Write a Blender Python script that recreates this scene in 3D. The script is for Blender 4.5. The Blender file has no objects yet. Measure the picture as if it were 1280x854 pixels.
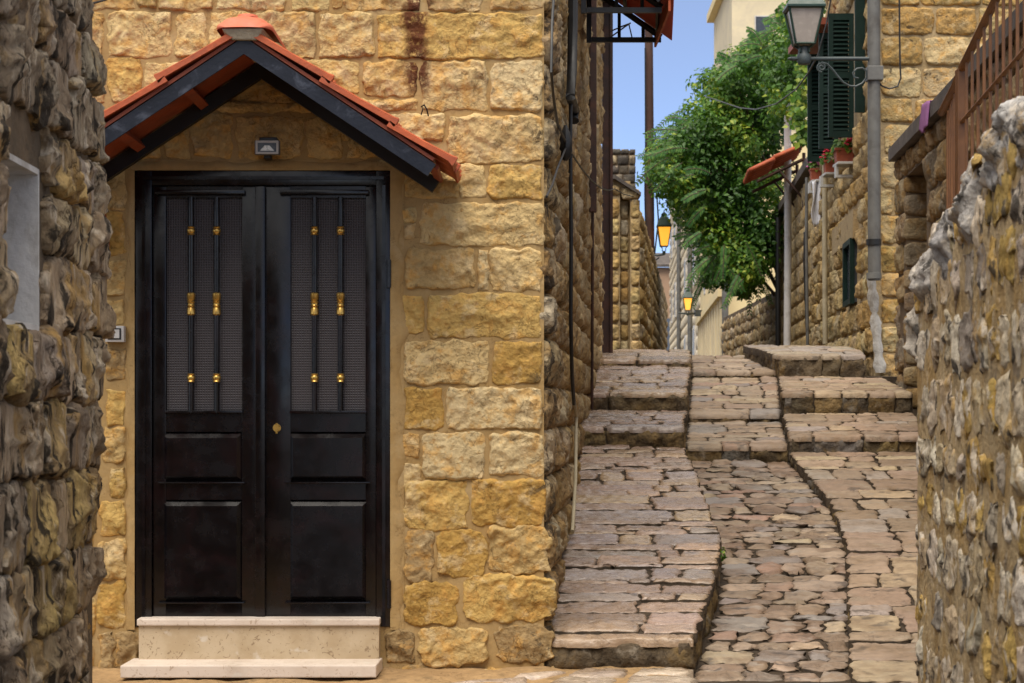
import bpy, math, random
import numpy as np
from mathutils import Vector

# ------------------------------------------------------------------ camera, sky, sun, exposure
C = bpy.context.scene.collection
sc = bpy.context.scene
F = 2550.0      # focal length in pixels of the 1280 px wide photograph
HOR = 512.0     # row of the horizon
CAMZ = 1.5
cam_d = bpy.data.cameras.new('camera')
cam = bpy.data.objects.new('camera', cam_d)
C.objects.link(cam)
cam.location = (0, 0, CAMZ)
cam.rotation_euler = (math.radians(90), 0, 0)
cam_d.sensor_width = 36
cam_d.lens = F / 1280 * 36
cam_d.shift_y = (HOR - 427) / 1280
cam_d.clip_start = 0.1
cam_d.clip_end = 2000
cam_d.dof.use_dof = True
cam_d.dof.focus_distance = 11.0
cam_d.dof.aperture_fstop = 9.0
sc.camera = cam

SUN_EL, SUN_AZ = 64.0, 199.0       # azimuth measured clockwise from +Y: behind the camera
wd = bpy.data.worlds.new('World')
sc.world = wd
wd.use_nodes = True
wn = wd.node_tree
bg = wn.nodes['Background']
sky = wn.nodes.new('ShaderNodeTexSky')
sky.sky_type = 'NISHITA'
sky.sun_disc = False
sky.sun_elevation = math.radians(SUN_EL)
sky.sun_rotation = math.radians(SUN_AZ)
sky.altitude = 5000
sky.air_density = 0.7
sky.dust_density = 0.0
sky.ozone_density = 3.5
# broken white cloud over the whole dome: the photograph's light is soft and nearly neutral
_tc = wn.nodes.new('ShaderNodeTexCoord')
_no = wn.nodes.new('ShaderNodeTexNoise')
_no.inputs['Scale'].default_value = 2.6; _no.inputs['Detail'].default_value = 7; _no.inputs['Roughness'].default_value = .58
_mp = wn.nodes.new('ShaderNodeMapping'); _mp.inputs['Location'].default_value = (-4.57, -5.96, 3.4)
wn.links.new(_tc.outputs['Generated'], _mp.inputs['Vector']); wn.links.new(_mp.outputs[0], _no.inputs['Vector'])
_mr = wn.nodes.new('ShaderNodeMapRange'); _mr.interpolation_type = 'SMOOTHSTEP'
for _i, _v in enumerate((.36, .58, .14, .92)): _mr.inputs[1 + _i].default_value = _v
wn.links.new(_no.outputs['Fac'], _mr.inputs[0])
_mx = wn.nodes.new('ShaderNodeMix'); _mx.data_type = 'RGBA'
wn.links.new(_mr.outputs[0], _mx.inputs[0]); wn.links.new(sky.outputs[0], _mx.inputs[6])
_mx.inputs[7].default_value = (5.2, 5.0, 4.7, 1)
wn.links.new(_mx.outputs[2], bg.inputs[0])
bg.inputs[1].default_value = 0.11
sun_d = bpy.data.lights.new('sun', 'SUN')
sun_d.energy = 2.5
sun_d.angle = math.radians(48)
sun_d.color = (1.0, 0.92, 0.80)
sun = bpy.data.objects.new('sun', sun_d)
C.objects.link(sun)
_a, _e = math.radians(SUN_AZ), math.radians(SUN_EL)
_sd = Vector((math.sin(_a) * math.cos(_e), math.cos(_a) * math.cos(_e), math.sin(_e)))
sun.rotation_euler = _sd.to_track_quat('Z', 'Y').to_euler()
sun.location = (-3, -6, 12)
sc.view_settings.view_transform = 'Standard'
sc.view_settings.look = 'None'
sc.view_settings.exposure = 1.0
sc.view_settings.gamma = 1.0
sc.view_settings.use_curve_mapping = False
sc.render.engine = 'CYCLES'
sc.cycles.max_bounces = 6
sc.cycles.diffuse_bounces = 3
sc.cycles.glossy_bounces = 3
sc.cycles.transparent_max_bounces = 6
sc.cycles.use_denoising = True
sc.cycles.caustics_reflective = False
sc.cycles.caustics_refractive = False

RNG = random.Random(7)
R = RNG.uniform

# ------------------------------------------------------------------ helpers
def A(*p):
    return np.array(p, dtype=float)

def W(x, y, Z):
    """photo pixel + distance -> world point"""
    return A((x - 640) / F * Z, Z, CAMZ - (y - HOR) / F * Z)

def wloc(o):
    v = Vector((0, 0, 0))
    while o is not None:
        v += o.location
        o = o.parent
    return v

def tag(o, label=None, cat=None, group=None, kind=None):
    if label: o['label'] = label
    if cat: o['category'] = cat
    if group: o['group'] = group
    if kind: o['kind'] = kind
    return o

def thing(name, loc, label, cat, group=None):
    o = bpy.data.objects.new(name, None)
    C.objects.link(o)
    o.empty_display_size = 0.2
    o.location = tuple(float(c) for c in loc)
    return tag(o, label, cat, group)

def link(name, V, faces, mat, parent=None, smooth=False, color=None):
    V = np.asarray(V, dtype=float)
    c = (V.min(0) + V.max(0)) / 2
    me = bpy.data.meshes.new(name)
    L = V - c
    if isinstance(faces, np.ndarray):
        nq, k = faces.shape
        me.vertices.add(len(L))
        me.vertices.foreach_set('co', L.astype(np.float32).ravel())
        me.loops.add(nq * k)
        me.loops.foreach_set('vertex_index', faces.astype(np.int32).ravel())
        me.polygons.add(nq)
        me.polygons.foreach_set('loop_start', np.arange(0, nq * k, k, dtype=np.int32))
        if smooth:
            me.polygons.foreach_set('use_smooth', np.ones(nq, dtype=bool))
        me.update(calc_edges=True)
    else:
        me.from_pydata([tuple(v) for v in L], [], faces)
        if smooth:
            me.polygons.foreach_set('use_smooth', [True] * len(me.polygons))
    me.materials.append(mat)
    o = bpy.data.objects.new(name, me)
    C.objects.link(o)
    if parent is not None:
        o.parent = parent
        w = wloc(parent)
        o.location = (c[0] - w.x, c[1] - w.y, c[2] - w.z)
    else:
        o.location = tuple(c)
    if color is not None:
        o.color = (*color, 1.0)
    return o

class MB:
    """collects boxes, tubes and lathes; build() links them as one mesh"""
    def __init__(s):
        s.v, s.f = [], []
    def add(s, V, Fc):
        b = len(s.v)
        s.v += [tuple(p) for p in V]
        s.f += [tuple(i + b for i in f) for f in Fc]
        return s
    def box(s, lo, hi, bev=0.0):
        lo, hi = [min(a, b) for a, b in zip(lo, hi)], [max(a, b) for a, b in zip(lo, hi)]
        return s.hexa([(lo[0], lo[1], lo[2]), (hi[0], lo[1], lo[2]), (hi[0], hi[1], lo[2]), (lo[0], hi[1], lo[2]),
                       (lo[0], lo[1], hi[2]), (hi[0], lo[1], hi[2]), (hi[0], hi[1], hi[2]), (lo[0], hi[1], hi[2])], bev)
    def hexa(s, p, bev=0.0):
        f = [(0, 3, 2, 1), (4, 5, 6, 7), (0, 1, 5, 4), (1, 2, 6, 5), (2, 3, 7, 6), (3, 0, 4, 7)]
        if bev > 0:
            import bmesh
            bm = bmesh.new()
            vs = [bm.verts.new(q) for q in p]
            for q in f: bm.faces.new([vs[i] for i in q])
            bmesh.ops.bevel(bm, geom=list(bm.edges), offset=bev, segments=2, affect='EDGES', profile=0.6)
            bm.verts.index_update()
            V = [tuple(v.co) for v in bm.verts]
            Fc = [[v.index for v in q.verts] for q in bm.faces]
            bm.free()
            return s.add(V, Fc)
        return s.add(p, f)
    def prism(s, poly, d):
        """polygon (3D points) extruded by vector d"""
        n = len(poly)
        V = [A(*p) for p in poly] + [A(*p) + A(*d) for p in poly]
        Fc = [tuple(range(n))[::-1], tuple(range(n, 2 * n))] + [(i, (i + 1) % n, n + (i + 1) % n, n + i) for i in range(n)]
        return s.add(V, Fc)
    def tube(s, path, r, n=8, cap=True):
        P = [A(*p) for p in path]
        rs = r if isinstance(r, (list, tuple)) else [r] * len(P)
        V, Fc = [], []
        T = []
        for i in range(len(P)):
            t = P[min(i + 1, len(P) - 1)] - P[max(i - 1, 0)]
            T.append(t / (np.linalg.norm(t) + 1e-9))
        ref = A(0, 0, 1) if abs(T[0][2]) < 0.9 else A(1, 0, 0)
        a = np.cross(T[0], ref); a /= np.linalg.norm(a)
        for i in range(len(P)):
            a = a - T[i] * np.dot(a, T[i]); a /= np.linalg.norm(a)
            b = np.cross(T[i], a)
            for k in range(n):
                th = 2 * math.pi * k / n
                V.append(P[i] + (a * math.cos(th) + b * math.sin(th)) * rs[i])
        for i in range(len(P) - 1):
            for k in range(n):
                Fc.append((i * n + k, i * n + (k + 1) % n, (i + 1) * n + (k + 1) % n, (i + 1) * n + k))
        if cap:
            Fc.append(tuple(range(n))[::-1])
            Fc.append(tuple(range((len(P) - 1) * n, len(P) * n)))
        return s.add(V, Fc)
    def lathe(s, prof, c, n=16):
        """profile [(r, z)] about the vertical through c"""
        V, Fc = [], []
        for r, z in prof:
            for k in range(n):
                th = 2 * math.pi * k / n
                V.append((c[0] + r * math.cos(th), c[1] + r * math.sin(th), c[2] + z))
        for i in range(len(prof) - 1):
            for k in range(n):
                Fc.append((i * n + k, i * n + (k + 1) % n, (i + 1) * n + (k + 1) % n, (i + 1) * n + k))
        Fc.append(tuple(range(n))[::-1]); Fc.append(tuple(range((len(prof) - 1) * n, len(prof) * n)))
        return s.add(V, Fc)
    def build(s, name, mat, parent=None, smooth=False, color=None):
        o = link(name, np.array(s.v), s.f, mat, parent, smooth, color)
        if smooth:
            try:
                o.data.set_sharp_from_angle(angle=math.radians(40))
            except Exception:
                pass
        return o

# gradient noise in numpy
def _h(ix, iy, seed):
    n = (ix.astype(np.int64) * 374761393 + iy.astype(np.int64) * 668265263 + int(seed) * 974634777) & 0xffffffff
    n = ((n ^ (n >> 13)) * 1274126177) & 0xffffffff
    n = n ^ (n >> 16)
    return n / 4294967296.0 * 2 * math.pi

def noise2(x, y, seed=0):
    x = np.asarray(x, float); y = np.asarray(y, float)
    ix, iy = np.floor(x), np.floor(y)
    fx, fy = x - ix, y - iy
    u = fx * fx * fx * (fx * (fx * 6 - 15) + 10)
    v = fy * fy * fy * (fy * (fy * 6 - 15) + 10)
    def g(ox, oy):
        a = _h(ix + ox, iy + oy, seed)
        return np.cos(a) * (fx - ox) + np.sin(a) * (fy - oy)
    return ((g(0, 0) * (1 - u) + g(1, 0) * u) * (1 - v) + (g(0, 1) * (1 - u) + g(1, 1) * u) * v) * 1.5

def fbm(x, y, seed=0, o=3):
    r, a, f = 0, 1.0, 1.0
    for i in range(o):
        r = r + a * noise2(x * f, y * f, seed + i * 17)
        a *= 0.5; f *= 2.03
    return r

_seed = [100]
def stone(parent, name, c4, N, mat, color, gap=.006, bulge=.02, edge=.015, facet=.6, rough=.004, cell=.016,
          depth=.05, cr=.25, jit=.004, bowls=2, joined=None, seed=None, ridge=9.0, side_mat=None):
    """one rough-faced stone on the quad c4 (p00,p10,p11,p01, anticlockwise seen from N)"""
    if seed is None:
        _seed[0] += 1; seed = _seed[0]
    rg = random.Random(seed)
    p00, p10, p11, p01 = [np.asarray(p, float) for p in c4]
    N = np.asarray(N, float); N = N / np.linalg.norm(N)
    lu = (np.linalg.norm(p10 - p00) + np.linalg.norm(p11 - p01)) / 2
    lv = (np.linalg.norm(p01 - p00) + np.linalg.norm(p11 - p10)) / 2
    nx = int(min(44, max(3, lu / cell))); ny = int(min(44, max(3, lv / cell)))
    s, t = np.meshgrid(np.linspace(-1, 1, nx + 1), np.linspace(-1, 1, ny + 1), indexing='ij')
    s = np.sign(s) * (1 - (1 - np.abs(s)) ** 1.25); t = np.sign(t) * (1 - (1 - np.abs(t)) ** 1.25)
    m = min(lu, lv)
    k = cr * 0.5 * (np.abs(s) ** 4) * (np.abs(t) ** 4)
    uu = s * (lu / 2 - gap) * (1 - k * m / lu)
    vv = t * (lv / 2 - gap) * (1 - k * m / lv)
    ed = np.maximum(np.abs(s), np.abs(t)) ** 3
    uu = uu + jit * fbm(vv * 14 + seed * 1.3, s * 1.5, seed, 3) * ed * 1.6
    vv = vv + jit * fbm(uu * 14 + seed * 2.1, t * 1.5, seed + 5, 3) * ed * 1.6
    d = np.minimum(lu / 2 * (1 - np.abs(s)), lv / 2 * (1 - np.abs(t)))
    prof = 1 - np.exp(-(d / edge) ** 1.15)
    h = bulge * prof
    wu = uu + .03 * fbm(uu * 9, vv * 9, seed + 31, 2)
    wv = vv + .03 * fbm(uu * 9, vv * 9, seed + 47, 2)
    if facet > 0:
        hf = None
        for q in range(4):
            pl = bulge * (rg.uniform(.75, 1.25) + facet * (rg.uniform(-1.3, 1.3) * wu / lu * 1.5 + rg.uniform(-1.3, 1.3) * wv / lv * 1.5))
            hf = pl if hf is None else np.minimum(hf, pl)
        h = np.minimum(h, np.maximum(hf, bulge * .12))
        for q in range(bowls):
            cx, cy = rg.uniform(-.55, .55) * lu, rg.uniform(-.55, .55) * lv
            rr = rg.uniform(.25, .6) * m
            dd = ((wu - cx) ** 2 + (wv - cy) ** 2) / rr ** 2
            h = h - bulge * rg.uniform(.2, .6) * np.maximum(0, 1 - dd) * np.minimum(1, prof * 1.2)
    rdg = np.abs(fbm(wu * ridge, wv * ridge, seed + 3, 3))
    h = h + prof * rough * (2.2 * (.3 - rdg) + .8 * fbm(wu * 19, wv * 19, seed + 5, 2) + .9 * (.3 - np.abs(fbm(wu * 34, wv * 34, seed + 8, 2))))
    h = np.maximum(h, bulge * .22 * prof)
    a, b = (uu / lu + .5)[..., None], (vv / lv + .5)[..., None]
    Pp = (p00 * (1 - a) + p10 * a) * (1 - b) + (p01 * (1 - a) + p11 * a) * b + h[..., None] * N
    idx = np.arange((nx + 1) * (ny + 1)).reshape(nx + 1, ny + 1)
    q = np.stack([idx[:-1, :-1], idx[1:, :-1], idx[1:, 1:], idx[:-1, 1:]], -1).reshape(-1, 4)
    ring = np.concatenate([idx[:-1, 0], idx[-1, :-1], idx[:0:-1, -1], idx[0, :0:-1]])
    V = Pp.reshape(-1, 3)
    sk = V[ring] - N * depth
    nb = len(V)
    j = np.arange(len(ring)); jn = (j + 1) % len(ring)
    side = np.stack([ring[j], nb + j, nb + jn, ring[jn]], -1)
    V = np.vstack([V, sk]); q = np.vstack([q, side])
    if joined is not None:
        joined.append((V, q))
        return None
    o = link(name, V, q, mat, parent, True, color)
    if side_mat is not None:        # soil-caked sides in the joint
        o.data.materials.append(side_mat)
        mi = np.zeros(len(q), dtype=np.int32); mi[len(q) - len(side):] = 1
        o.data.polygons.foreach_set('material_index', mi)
    return o

def join_build(parts, name, mat, parent, kind='stuff', color=None):
    if not parts: return None
    Vs, Qs, b = [], [], 0
    for V, q in parts:
        Vs.append(V); Qs.append(q + b); b += len(V)
    o = link(name, np.vstack(Vs), np.vstack(Qs), mat, parent, True, color)
    if kind: o['kind'] = kind
    return o

def sheet(name, fn, nu, nv, mat, parent=None, smooth=True, color=None):
    """grid of fn(u, v) -> points, u v in 0..1 arrays"""
    u, v = np.meshgrid(np.linspace(0, 1, nu + 1), np.linspace(0, 1, nv + 1), indexing='ij')
    V = fn(u, v).reshape(-1, 3)
    idx = np.arange((nu + 1) * (nv + 1)).reshape(nu + 1, nv + 1)
    q = np.stack([idx[:-1, :-1], idx[1:, :-1], idx[1:, 1:], idx[:-1, 1:]], -1).reshape(-1, 4)
    return link(name, V, q, mat, parent, smooth, color)

def pick(pal):
    c = RNG.choices([p[0] for p in pal], [p[1] for p in pal])[0]
    k = R(.86, 1.12)
    return tuple(min(1, x * k * R(.97, 1.03)) for x in c)

def fill(parent, O, U, V, N, L, H, rowh, wid, mat, pal, skip=None, top=None, joinat=None, joined=None, name='stone', vj=.006, **kw):
    """courses of stones on the plane O + u U + v V; stones starting past joinat go into the joined list"""
    v = 0.0; r = 0
    while v < H - rowh * .4:
        h = rowh * R(.88, 1.14)
        u = -R(0, wid) * .6
        while u < L:
            w = wid * R(.6, 1.45)
            u0, u1 = max(u, 0), min(u + w, L)
            v1 = min(v + h, H)
            if top is not None:
                v1 = min(v1, top((u0 + u1) / 2))
            if u1 - u0 > wid * .25 and v1 - v > rowh * .35 and not (skip and skip(u0, u1, v, v1)):
                e = lambda: R(-vj, vj)
                c4 = [O + U * (u0 + e()) + V * (v + e()), O + U * (u1 + e()) + V * (v + e()), O + U * (u1 + e()) + V * (v1 + e()), O + U * (u0 + e()) + V * (v1 + e())]
                col = pick(pal)
                stone(parent, name, c4, N, mat, col, joined=(joined if (joinat is not None and u0 >= joinat) else None), **kw)
            u += w
        v += h; r += 1

# ------------------------------------------------------------------ materials
class NT:
    def __init__(s, name):
        s.m = bpy.data.materials.new(name)
        s.m.use_nodes = True
        s.t = s.m.node_tree
        s.b = s.t.nodes['Principled BSDF']
        s.out = s.t.nodes['Material Output']
    def n(s, typ, **kw):
        nd = s.t.nodes.new(typ)
        for k, v in kw.items():
            if k.startswith('i_'):
                nd.inputs[k[2:].replace('_', ' ')].default_value = v
            else:
                setattr(nd, k, v)
        return nd
    def l(s, a, b):
        s.t.links.new(a, b)
    def noise(s, vec, scale, detail=5, rough=.6, dist=0.0):
        nd = s.n('ShaderNodeTexNoise')
        nd.inputs['Scale'].default_value = scale; nd.inputs['Detail'].default_value = detail
        nd.inputs['Roughness'].default_value = rough; nd.inputs['Distortion'].default_value = dist
        if vec is not None: s.l(vec, nd.inputs['Vector'])
        return nd.outputs['Fac']
    def rng(s, fac, lo, hi, a=0.0, b=1.0, smooth=True):
        nd = s.n('ShaderNodeMapRange')
        if smooth: nd.interpolation_type = 'SMOOTHSTEP'
        s.l(fac, nd.inputs[0])
        for i, v in enumerate((lo, hi, a, b)): nd.inputs[1 + i].default_value = v
        return nd.outputs[0]
    def math(s, op, a, b=None):
        nd = s.n('ShaderNodeMath'); nd.operation = op
        for i, q in enumerate((a, b)):
            if q is None: continue
            if isinstance(q, (int, float)): nd.inputs[i].default_value = q
            else: s.l(q, nd.inputs[i])
        return nd.outputs[0]
    def mix(s, fac, a, b, mode='MIX'):
        nd = s.n('ShaderNodeMix'); nd.data_type = 'RGBA'; nd.blend_type = mode
        for i, q in ((0, fac), (6, a), (7, b)):
            if isinstance(q, (int, float)): nd.inputs[i].default_value = q
            elif isinstance(q, tuple): nd.inputs[i].default_value = (*q, 1.0) if len(q) == 3 else q
            else: s.l(q, nd.inputs[i])
        return nd.outputs[2]
    def grey(s, f):
        nd = s.n('ShaderNodeCombineColor')
        for i in range(3): s.l(f, nd.inputs[i])
        return nd.outputs[0]
    def vec(s, scale=(1, 1, 1), per_object=True):
        g = s.n('ShaderNodeNewGeometry')
        mp = s.n('ShaderNodeVectorMath', operation='MULTIPLY')
        s.l(g.outputs['Position'], mp.inputs[0]); mp.inputs[1].default_value = scale
        if not per_object: return mp.outputs[0]
        oi = s.n('ShaderNodeObjectInfo')
        mu = s.n('ShaderNodeMath', operation='MULTIPLY'); s.l(oi.outputs['Random'], mu.inputs[0]); mu.inputs[1].default_value = 60
        ad = s.n('ShaderNodeVectorMath', operation='ADD'); s.l(mp.outputs[0], ad.inputs[0]); s.l(mu.outputs[0], ad.inputs[1])
        return ad.outputs[0]
    def bump(s, height, strength=.5, dist=.01):
        nd = s.n('ShaderNodeBump'); nd.inputs['Strength'].default_value = strength; nd.inputs['Distance'].default_value = dist
        s.l(height, nd.inputs['Height']); s.l(nd.outputs[0], s.b.inputs['Normal'])

def stone_mat(name, layers, rough=(.75, .95), bump=.6, bdist=.012, fine=(.72, 1.22), base=None, vscale=(1, 1, 1), extra=None, bscale=1.0, spec=.3, chip=.35, crack=.5):
    """object colour, blended with (colour, scale, lo, hi, amount) noise layers"""
    n = NT(name)
    v = n.vec(vscale)
    if base is None:
        col = n.n('ShaderNodeObjectInfo').outputs['Color']
    else:
        rgb = n.n('ShaderNodeRGB'); rgb.outputs[0].default_value = (*base, 1); col = rgb.outputs[0]
    for i, (c, s_, lo, hi, am) in enumerate(layers):
        off = n.n('ShaderNodeVectorMath', operation='ADD'); n.l(v, off.inputs[0]); off.inputs[1].default_value = (13.1 * i, 7.7 * i, 3.3 * i)
        f = n.rng(n.noise(off.outputs[0], s_, 7, .62, .3), lo, hi, 0, am)
        col = n.mix(f, col, c)
    f3 = n.noise(v, 30 * bscale, 8, .7)
    col = n.mix(1.0, col, n.grey(n.rng(f3, .25, .75, fine[0], fine[1], False)), 'MULTIPLY')
    if extra: col = extra(n, col, v)
    n.l(col, n.b.inputs['Base Color'])
    n.l(n.rng(f3, .3, .7, rough[0], rough[1]), n.b.inputs['Roughness'])
    n.b.inputs['Specular IOR Level'].default_value = spec
    vo = n.n('ShaderNodeTexVoronoi'); vo.inputs['Scale'].default_value = 48 * bscale; n.l(v, vo.inputs['Vector'])
    h = n.math('ADD', n.math('MULTIPLY', n.noise(v, 22 * bscale, 10, .68, .4), 1.0), n.math('MULTIPLY', vo.outputs['Distance'], .25))
    rd = n.n('ShaderNodeTexNoise', noise_type='RIDGED_MULTIFRACTAL'); n.l(v, rd.inputs['Vector'])
    rd.inputs['Scale'].default_value = 9 * bscale; rd.inputs['Detail'].default_value = 5; rd.inputs['Roughness'].default_value = .55; rd.inputs['Distortion'].default_value = .6
    h = n.math('ADD', h, n.math('MULTIPLY', rd.outputs['Fac'], chip))
    ck = n.n('ShaderNodeTexNoise'); n.l(v, ck.inputs['Vector'])
    ck.inputs['Scale'].default_value = 13 * bscale; ck.inputs['Detail'].default_value = 6; ck.inputs['Roughness'].default_value = .6; ck.inputs['Distortion'].default_value = .8
    cf = n.rng(n.math('ABSOLUTE', n.math('SUBTRACT', ck.outputs['Fac'], .5)), 0.0, .016, crack, 0)
    cf = n.math('MULTIPLY', cf, n.rng(n.noise(v, 5, 3, .5), .42, .6, 0, 1))
    n.l(n.mix(cf, col, n.mix(1.0, col, (.30, .24, .18), 'MULTIPLY')), n.b.inputs['Base Color'])
    h = n.math('SUBTRACT', h, n.math('MULTIPLY', cf, .25))
    n.bump(h, bump, bdist)
    return n.m

def plain(name, col, rough=.5, metal=0.0, var=.15, scale=12, bump=.1, bdist=.004, col2=None, amt=.5, spec=.5, lo=.45, hi=.65):
    n = NT(name)
    v = n.vec()
    f = n.noise(v, scale, 6, .65)
    c = n.mix(1.0, col, n.grey(n.rng(f, .25, .75, 1 - var, 1 + var, False)), 'MULTIPLY')
    if col2 is not None:
        c = n.mix(n.rng(n.noise(v, scale * .45, 8, .7, .5), lo, hi, 0, amt), c, col2)
    n.l(c, n.b.inputs['Base Color'])
    n.l(n.rng(f, .3, .7, max(.02, rough - .08), min(1, rough + .08)), n.b.inputs['Roughness'])
    n.b.inputs['Metallic'].default_value = metal
    n.b.inputs['Specular IOR Level'].default_value = spec
    if bump > 0: n.bump(n.noise(v, scale * 4, 6, .6), bump, bdist)
    return n.m

def rust_extra(n, col, v):
    """the rust run down the wall above the canopy and the black weathering near the corner"""
    g = n.n('ShaderNodeNewGeometry')
    sp = n.n('ShaderNodeSeparateXYZ'); n.l(g.outputs['Position'], sp.inputs[0])
    wob = n.math('MULTIPLY', n.math('SUBTRACT', n.noise(g.outputs['Position'], 9, 6, .7), .5), .16)
    dx = n.math('ABSOLUTE', n.math('ADD', n.math('SUBTRACT', sp.outputs[0], -.47), wob))
    m = n.math('MULTIPLY', n.rng(dx, .03, .085, 1, 0), n.rng(sp.outputs[2], CAMZ + 1.5, CAMZ + 1.6, 0, 1))
    m = n.math('MULTIPLY', m, n.rng(n.noise(g.outputs['Position'], 13, 8, .75), .36, .50, 0, .95))
    col = n.mix(m, col, (.085, .018, .005))
    m2 = n.math('MULTIPLY', n.rng(sp.outputs[0], .02, .15, 0, 1), n.rng(n.noise(g.outputs['Position'], 7, 8, .75, .4), .56, .64, 0, .85))
    return n.mix(m2, col, (.035, .027, .02))

M = {}
M['gold'] = stone_mat('golden_limestone', [((.60, .33, .085), 11, .47, .64, .7), ((.66, .51, .29), 9, .52, .66, .6), ((.42, .20, .04), 24, .57, .68, .5), ((.15, .10, .05), 26, .62, .70, .6)], extra=rust_extra, bump=1.0, bdist=.018, chip=.5)
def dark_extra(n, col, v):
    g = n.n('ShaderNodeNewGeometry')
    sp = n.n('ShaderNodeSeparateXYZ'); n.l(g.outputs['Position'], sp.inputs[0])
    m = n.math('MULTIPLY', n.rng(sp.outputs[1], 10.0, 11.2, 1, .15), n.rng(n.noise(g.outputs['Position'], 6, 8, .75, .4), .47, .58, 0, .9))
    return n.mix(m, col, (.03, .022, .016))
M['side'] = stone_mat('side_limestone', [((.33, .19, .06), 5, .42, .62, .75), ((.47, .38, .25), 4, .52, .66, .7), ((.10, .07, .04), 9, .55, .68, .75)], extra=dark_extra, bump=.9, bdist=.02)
M['grey'] = stone_mat('weathered_limestone', [((.26, .18, .11), 3.5, .42, .58, .75), ((.74, .62, .47), 8, .55, .64, .85), ((.52, .30, .07), 4.2, .53, .66, .7), ((.035, .026, .018), 9, .53, .61, .95)], bump=1.0, bdist=.035, vscale=(1, 1.6, .55), chip=.8, crack=.9)
M['rubble'] = stone_mat('rubble_limestone', [((.52, .31, .07), 8, .52, .64, .65), ((.78, .70, .59), 11, .53, .63, .8), ((.06, .052, .045), 10, .55, .63, .9)], bump=1.0, bdist=.026, chip=.5, vscale=(1, 1.3, .8))
M['far'] = stone_mat('far_limestone', [((.42, .25, .08), 2.5, .45, .65, .6), ((.50, .42, .30), 2, .52, .66, .6), ((.10, .075, .05), 5, .56, .68, .7)], bump=.9, bdist=.03, bscale=.6)
M['ashlar_dark'] = stone_mat('blackened_ashlar', [((.05, .042, .035), 3, .40, .58, .9), ((.45, .36, .24), 6, .55, .66, .6)], bump=.8, bdist=.02, bscale=.6)
def paver(name, layers, rough, bump):
    return stone_mat(name, layers, rough=rough, bump=bump, bdist=.008, fine=(.7, 1.2), vscale=(.6, 1, 1), spec=.5)
M['pave'] = paver('worn_paving', [((.20, .13, .08), 4, .45, .65, .6), ((.33, .265, .23), 6, .54, .68, .6), ((.075, .05, .032), 10, .57, .69, .7)], (.12, .36), .75)
M['pave_dry'] = paver('dull_paving', [((.21, .14, .08), 4, .45, .65, .7), ((.33, .27, .20), 6, .55, .68, .6), ((.075, .055, .038), 9, .55, .67, .75)], (.5, .75), .8)
M['cobble'] = paver('cobble_limestone', [((.16, .10, .06), 5, .42, .6, .7), ((.36, .31, .26), 8, .54, .68, .6), ((.05, .04, .035), 10, .55, .68, .75)], (.42, .7), .9)
M['riser'] = stone_mat('mossy_shaded_riser', [((.05, .035, .02), 6, .42, .6, .85), ((.20, .13, .05), 4, .50, .66, .8), ((.26, .22, .17), 9, .58, .7, .6)], bump=1.0, bdist=.02)  # moss and dirt browns, with the shade of upright faces mixed into the colour
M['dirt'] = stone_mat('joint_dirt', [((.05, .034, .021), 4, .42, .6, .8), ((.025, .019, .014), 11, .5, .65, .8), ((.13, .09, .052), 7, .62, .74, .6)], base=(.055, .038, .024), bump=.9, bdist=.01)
M['sand'] = stone_mat('sandy_ground', [((.42, .27, .13), 3, .45, .62, .7), ((.15, .10, .05), 8, .55, .68, .7)], base=(.33, .21, .10), bump=.7)
M['plaster'] = stone_mat('ochre_mortar', [((.34, .21, .075), 2.2, .45, .62, .7), ((.46, .34, .18), 5, .52, .68, .5), ((.17, .10, .035), 9, .60, .72, .5)], base=(.38, .255, .11), bump=.45, bdist=.008, fine=(.85, 1.12))
M['mortar'] = stone_mat('pale_mortar', [((.36, .25, .12), 3, .45, .62, .7), ((.12, .085, .05), 9, .55, .68, .6)], base=(.42, .31, .17), bump=.6)
M['mortar_dark'] = stone_mat('dark_mortar', [((.10, .075, .05), 4, .42, .6, .8)], base=(.17, .12, .075), bump=.8)
M['rub_mortar'] = stone_mat('rubble_mortar', [((.40, .26, .10), 6, .45, .62, .8), ((.17, .14, .11), 7, .55, .66, .8), ((.62, .53, .42), 16, .56, .68, .7)], base=(.48, .365, .21), bump=1.0, bdist=.02)
M['black'] = plain('black_gloss_paint', (.0028, .0022, .0030), .24, 0, .3, 9, .04, .002, (.011, .0045, .0055), .6, spec=.42)
M['black_metal'] = plain('black_metal', (.0035, .0035, .0045), .5, 0, .3, 9, .15)
M['barge'] = plain('blue_black_steel', (.006, .009, .019), .45, .0, .4, 14, .3, .004, (.07, .08, .11), .75, lo=.54, hi=.70, spec=.35)
M['soffit'] = plain('red_brown_timber', (.26, .052, .018), .6, 0, .3, 9, .4, .006, (.14, .03, .014), .6)
M['tile'] = plain('terracotta_tile', (.42, .085, .026), .62, 0, .25, 14, .5, .005, (.26, .055, .022), .7)
M['tile_pink'] = plain('ridge_terracotta', (.60, .145, .075), .65, 0, .18, 18, .4, .004, (.5, .2, .13), .5)
M['cap_mortar'] = plain('cap_mortar', (.40, .34, .25), .9, 0, .3, 25, .8, .008)
M['brass'] = plain('brass', (.62, .39, .10), .32, .85, .2, 40, .1, .002, (.30, .16, .04), .5)
M['grey_paint'] = plain('pale_grey_paint', (.48, .47, .46), .5, 0, .1, 20, .1)
M['pipe'] = plain('grey_pipe', (.13, .128, .12), .6, 0, .25, 7, .3, .004, (.07, .062, .055), .7)
M['pipe_white'] = plain('white_pipe', (.62, .60, .58), .5, 0, .12, 8, .2, .004, (.38, .35, .31), .6)
M['cable'] = plain('black_cable', (.008, .008, .009), .5, 0, .2, 10, 0)
M['conduit'] = plain('beige_conduit', (.42, .36, .24), .6, 0, .2, 8, .1, .003, (.2, .16, .1), .5)
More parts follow.
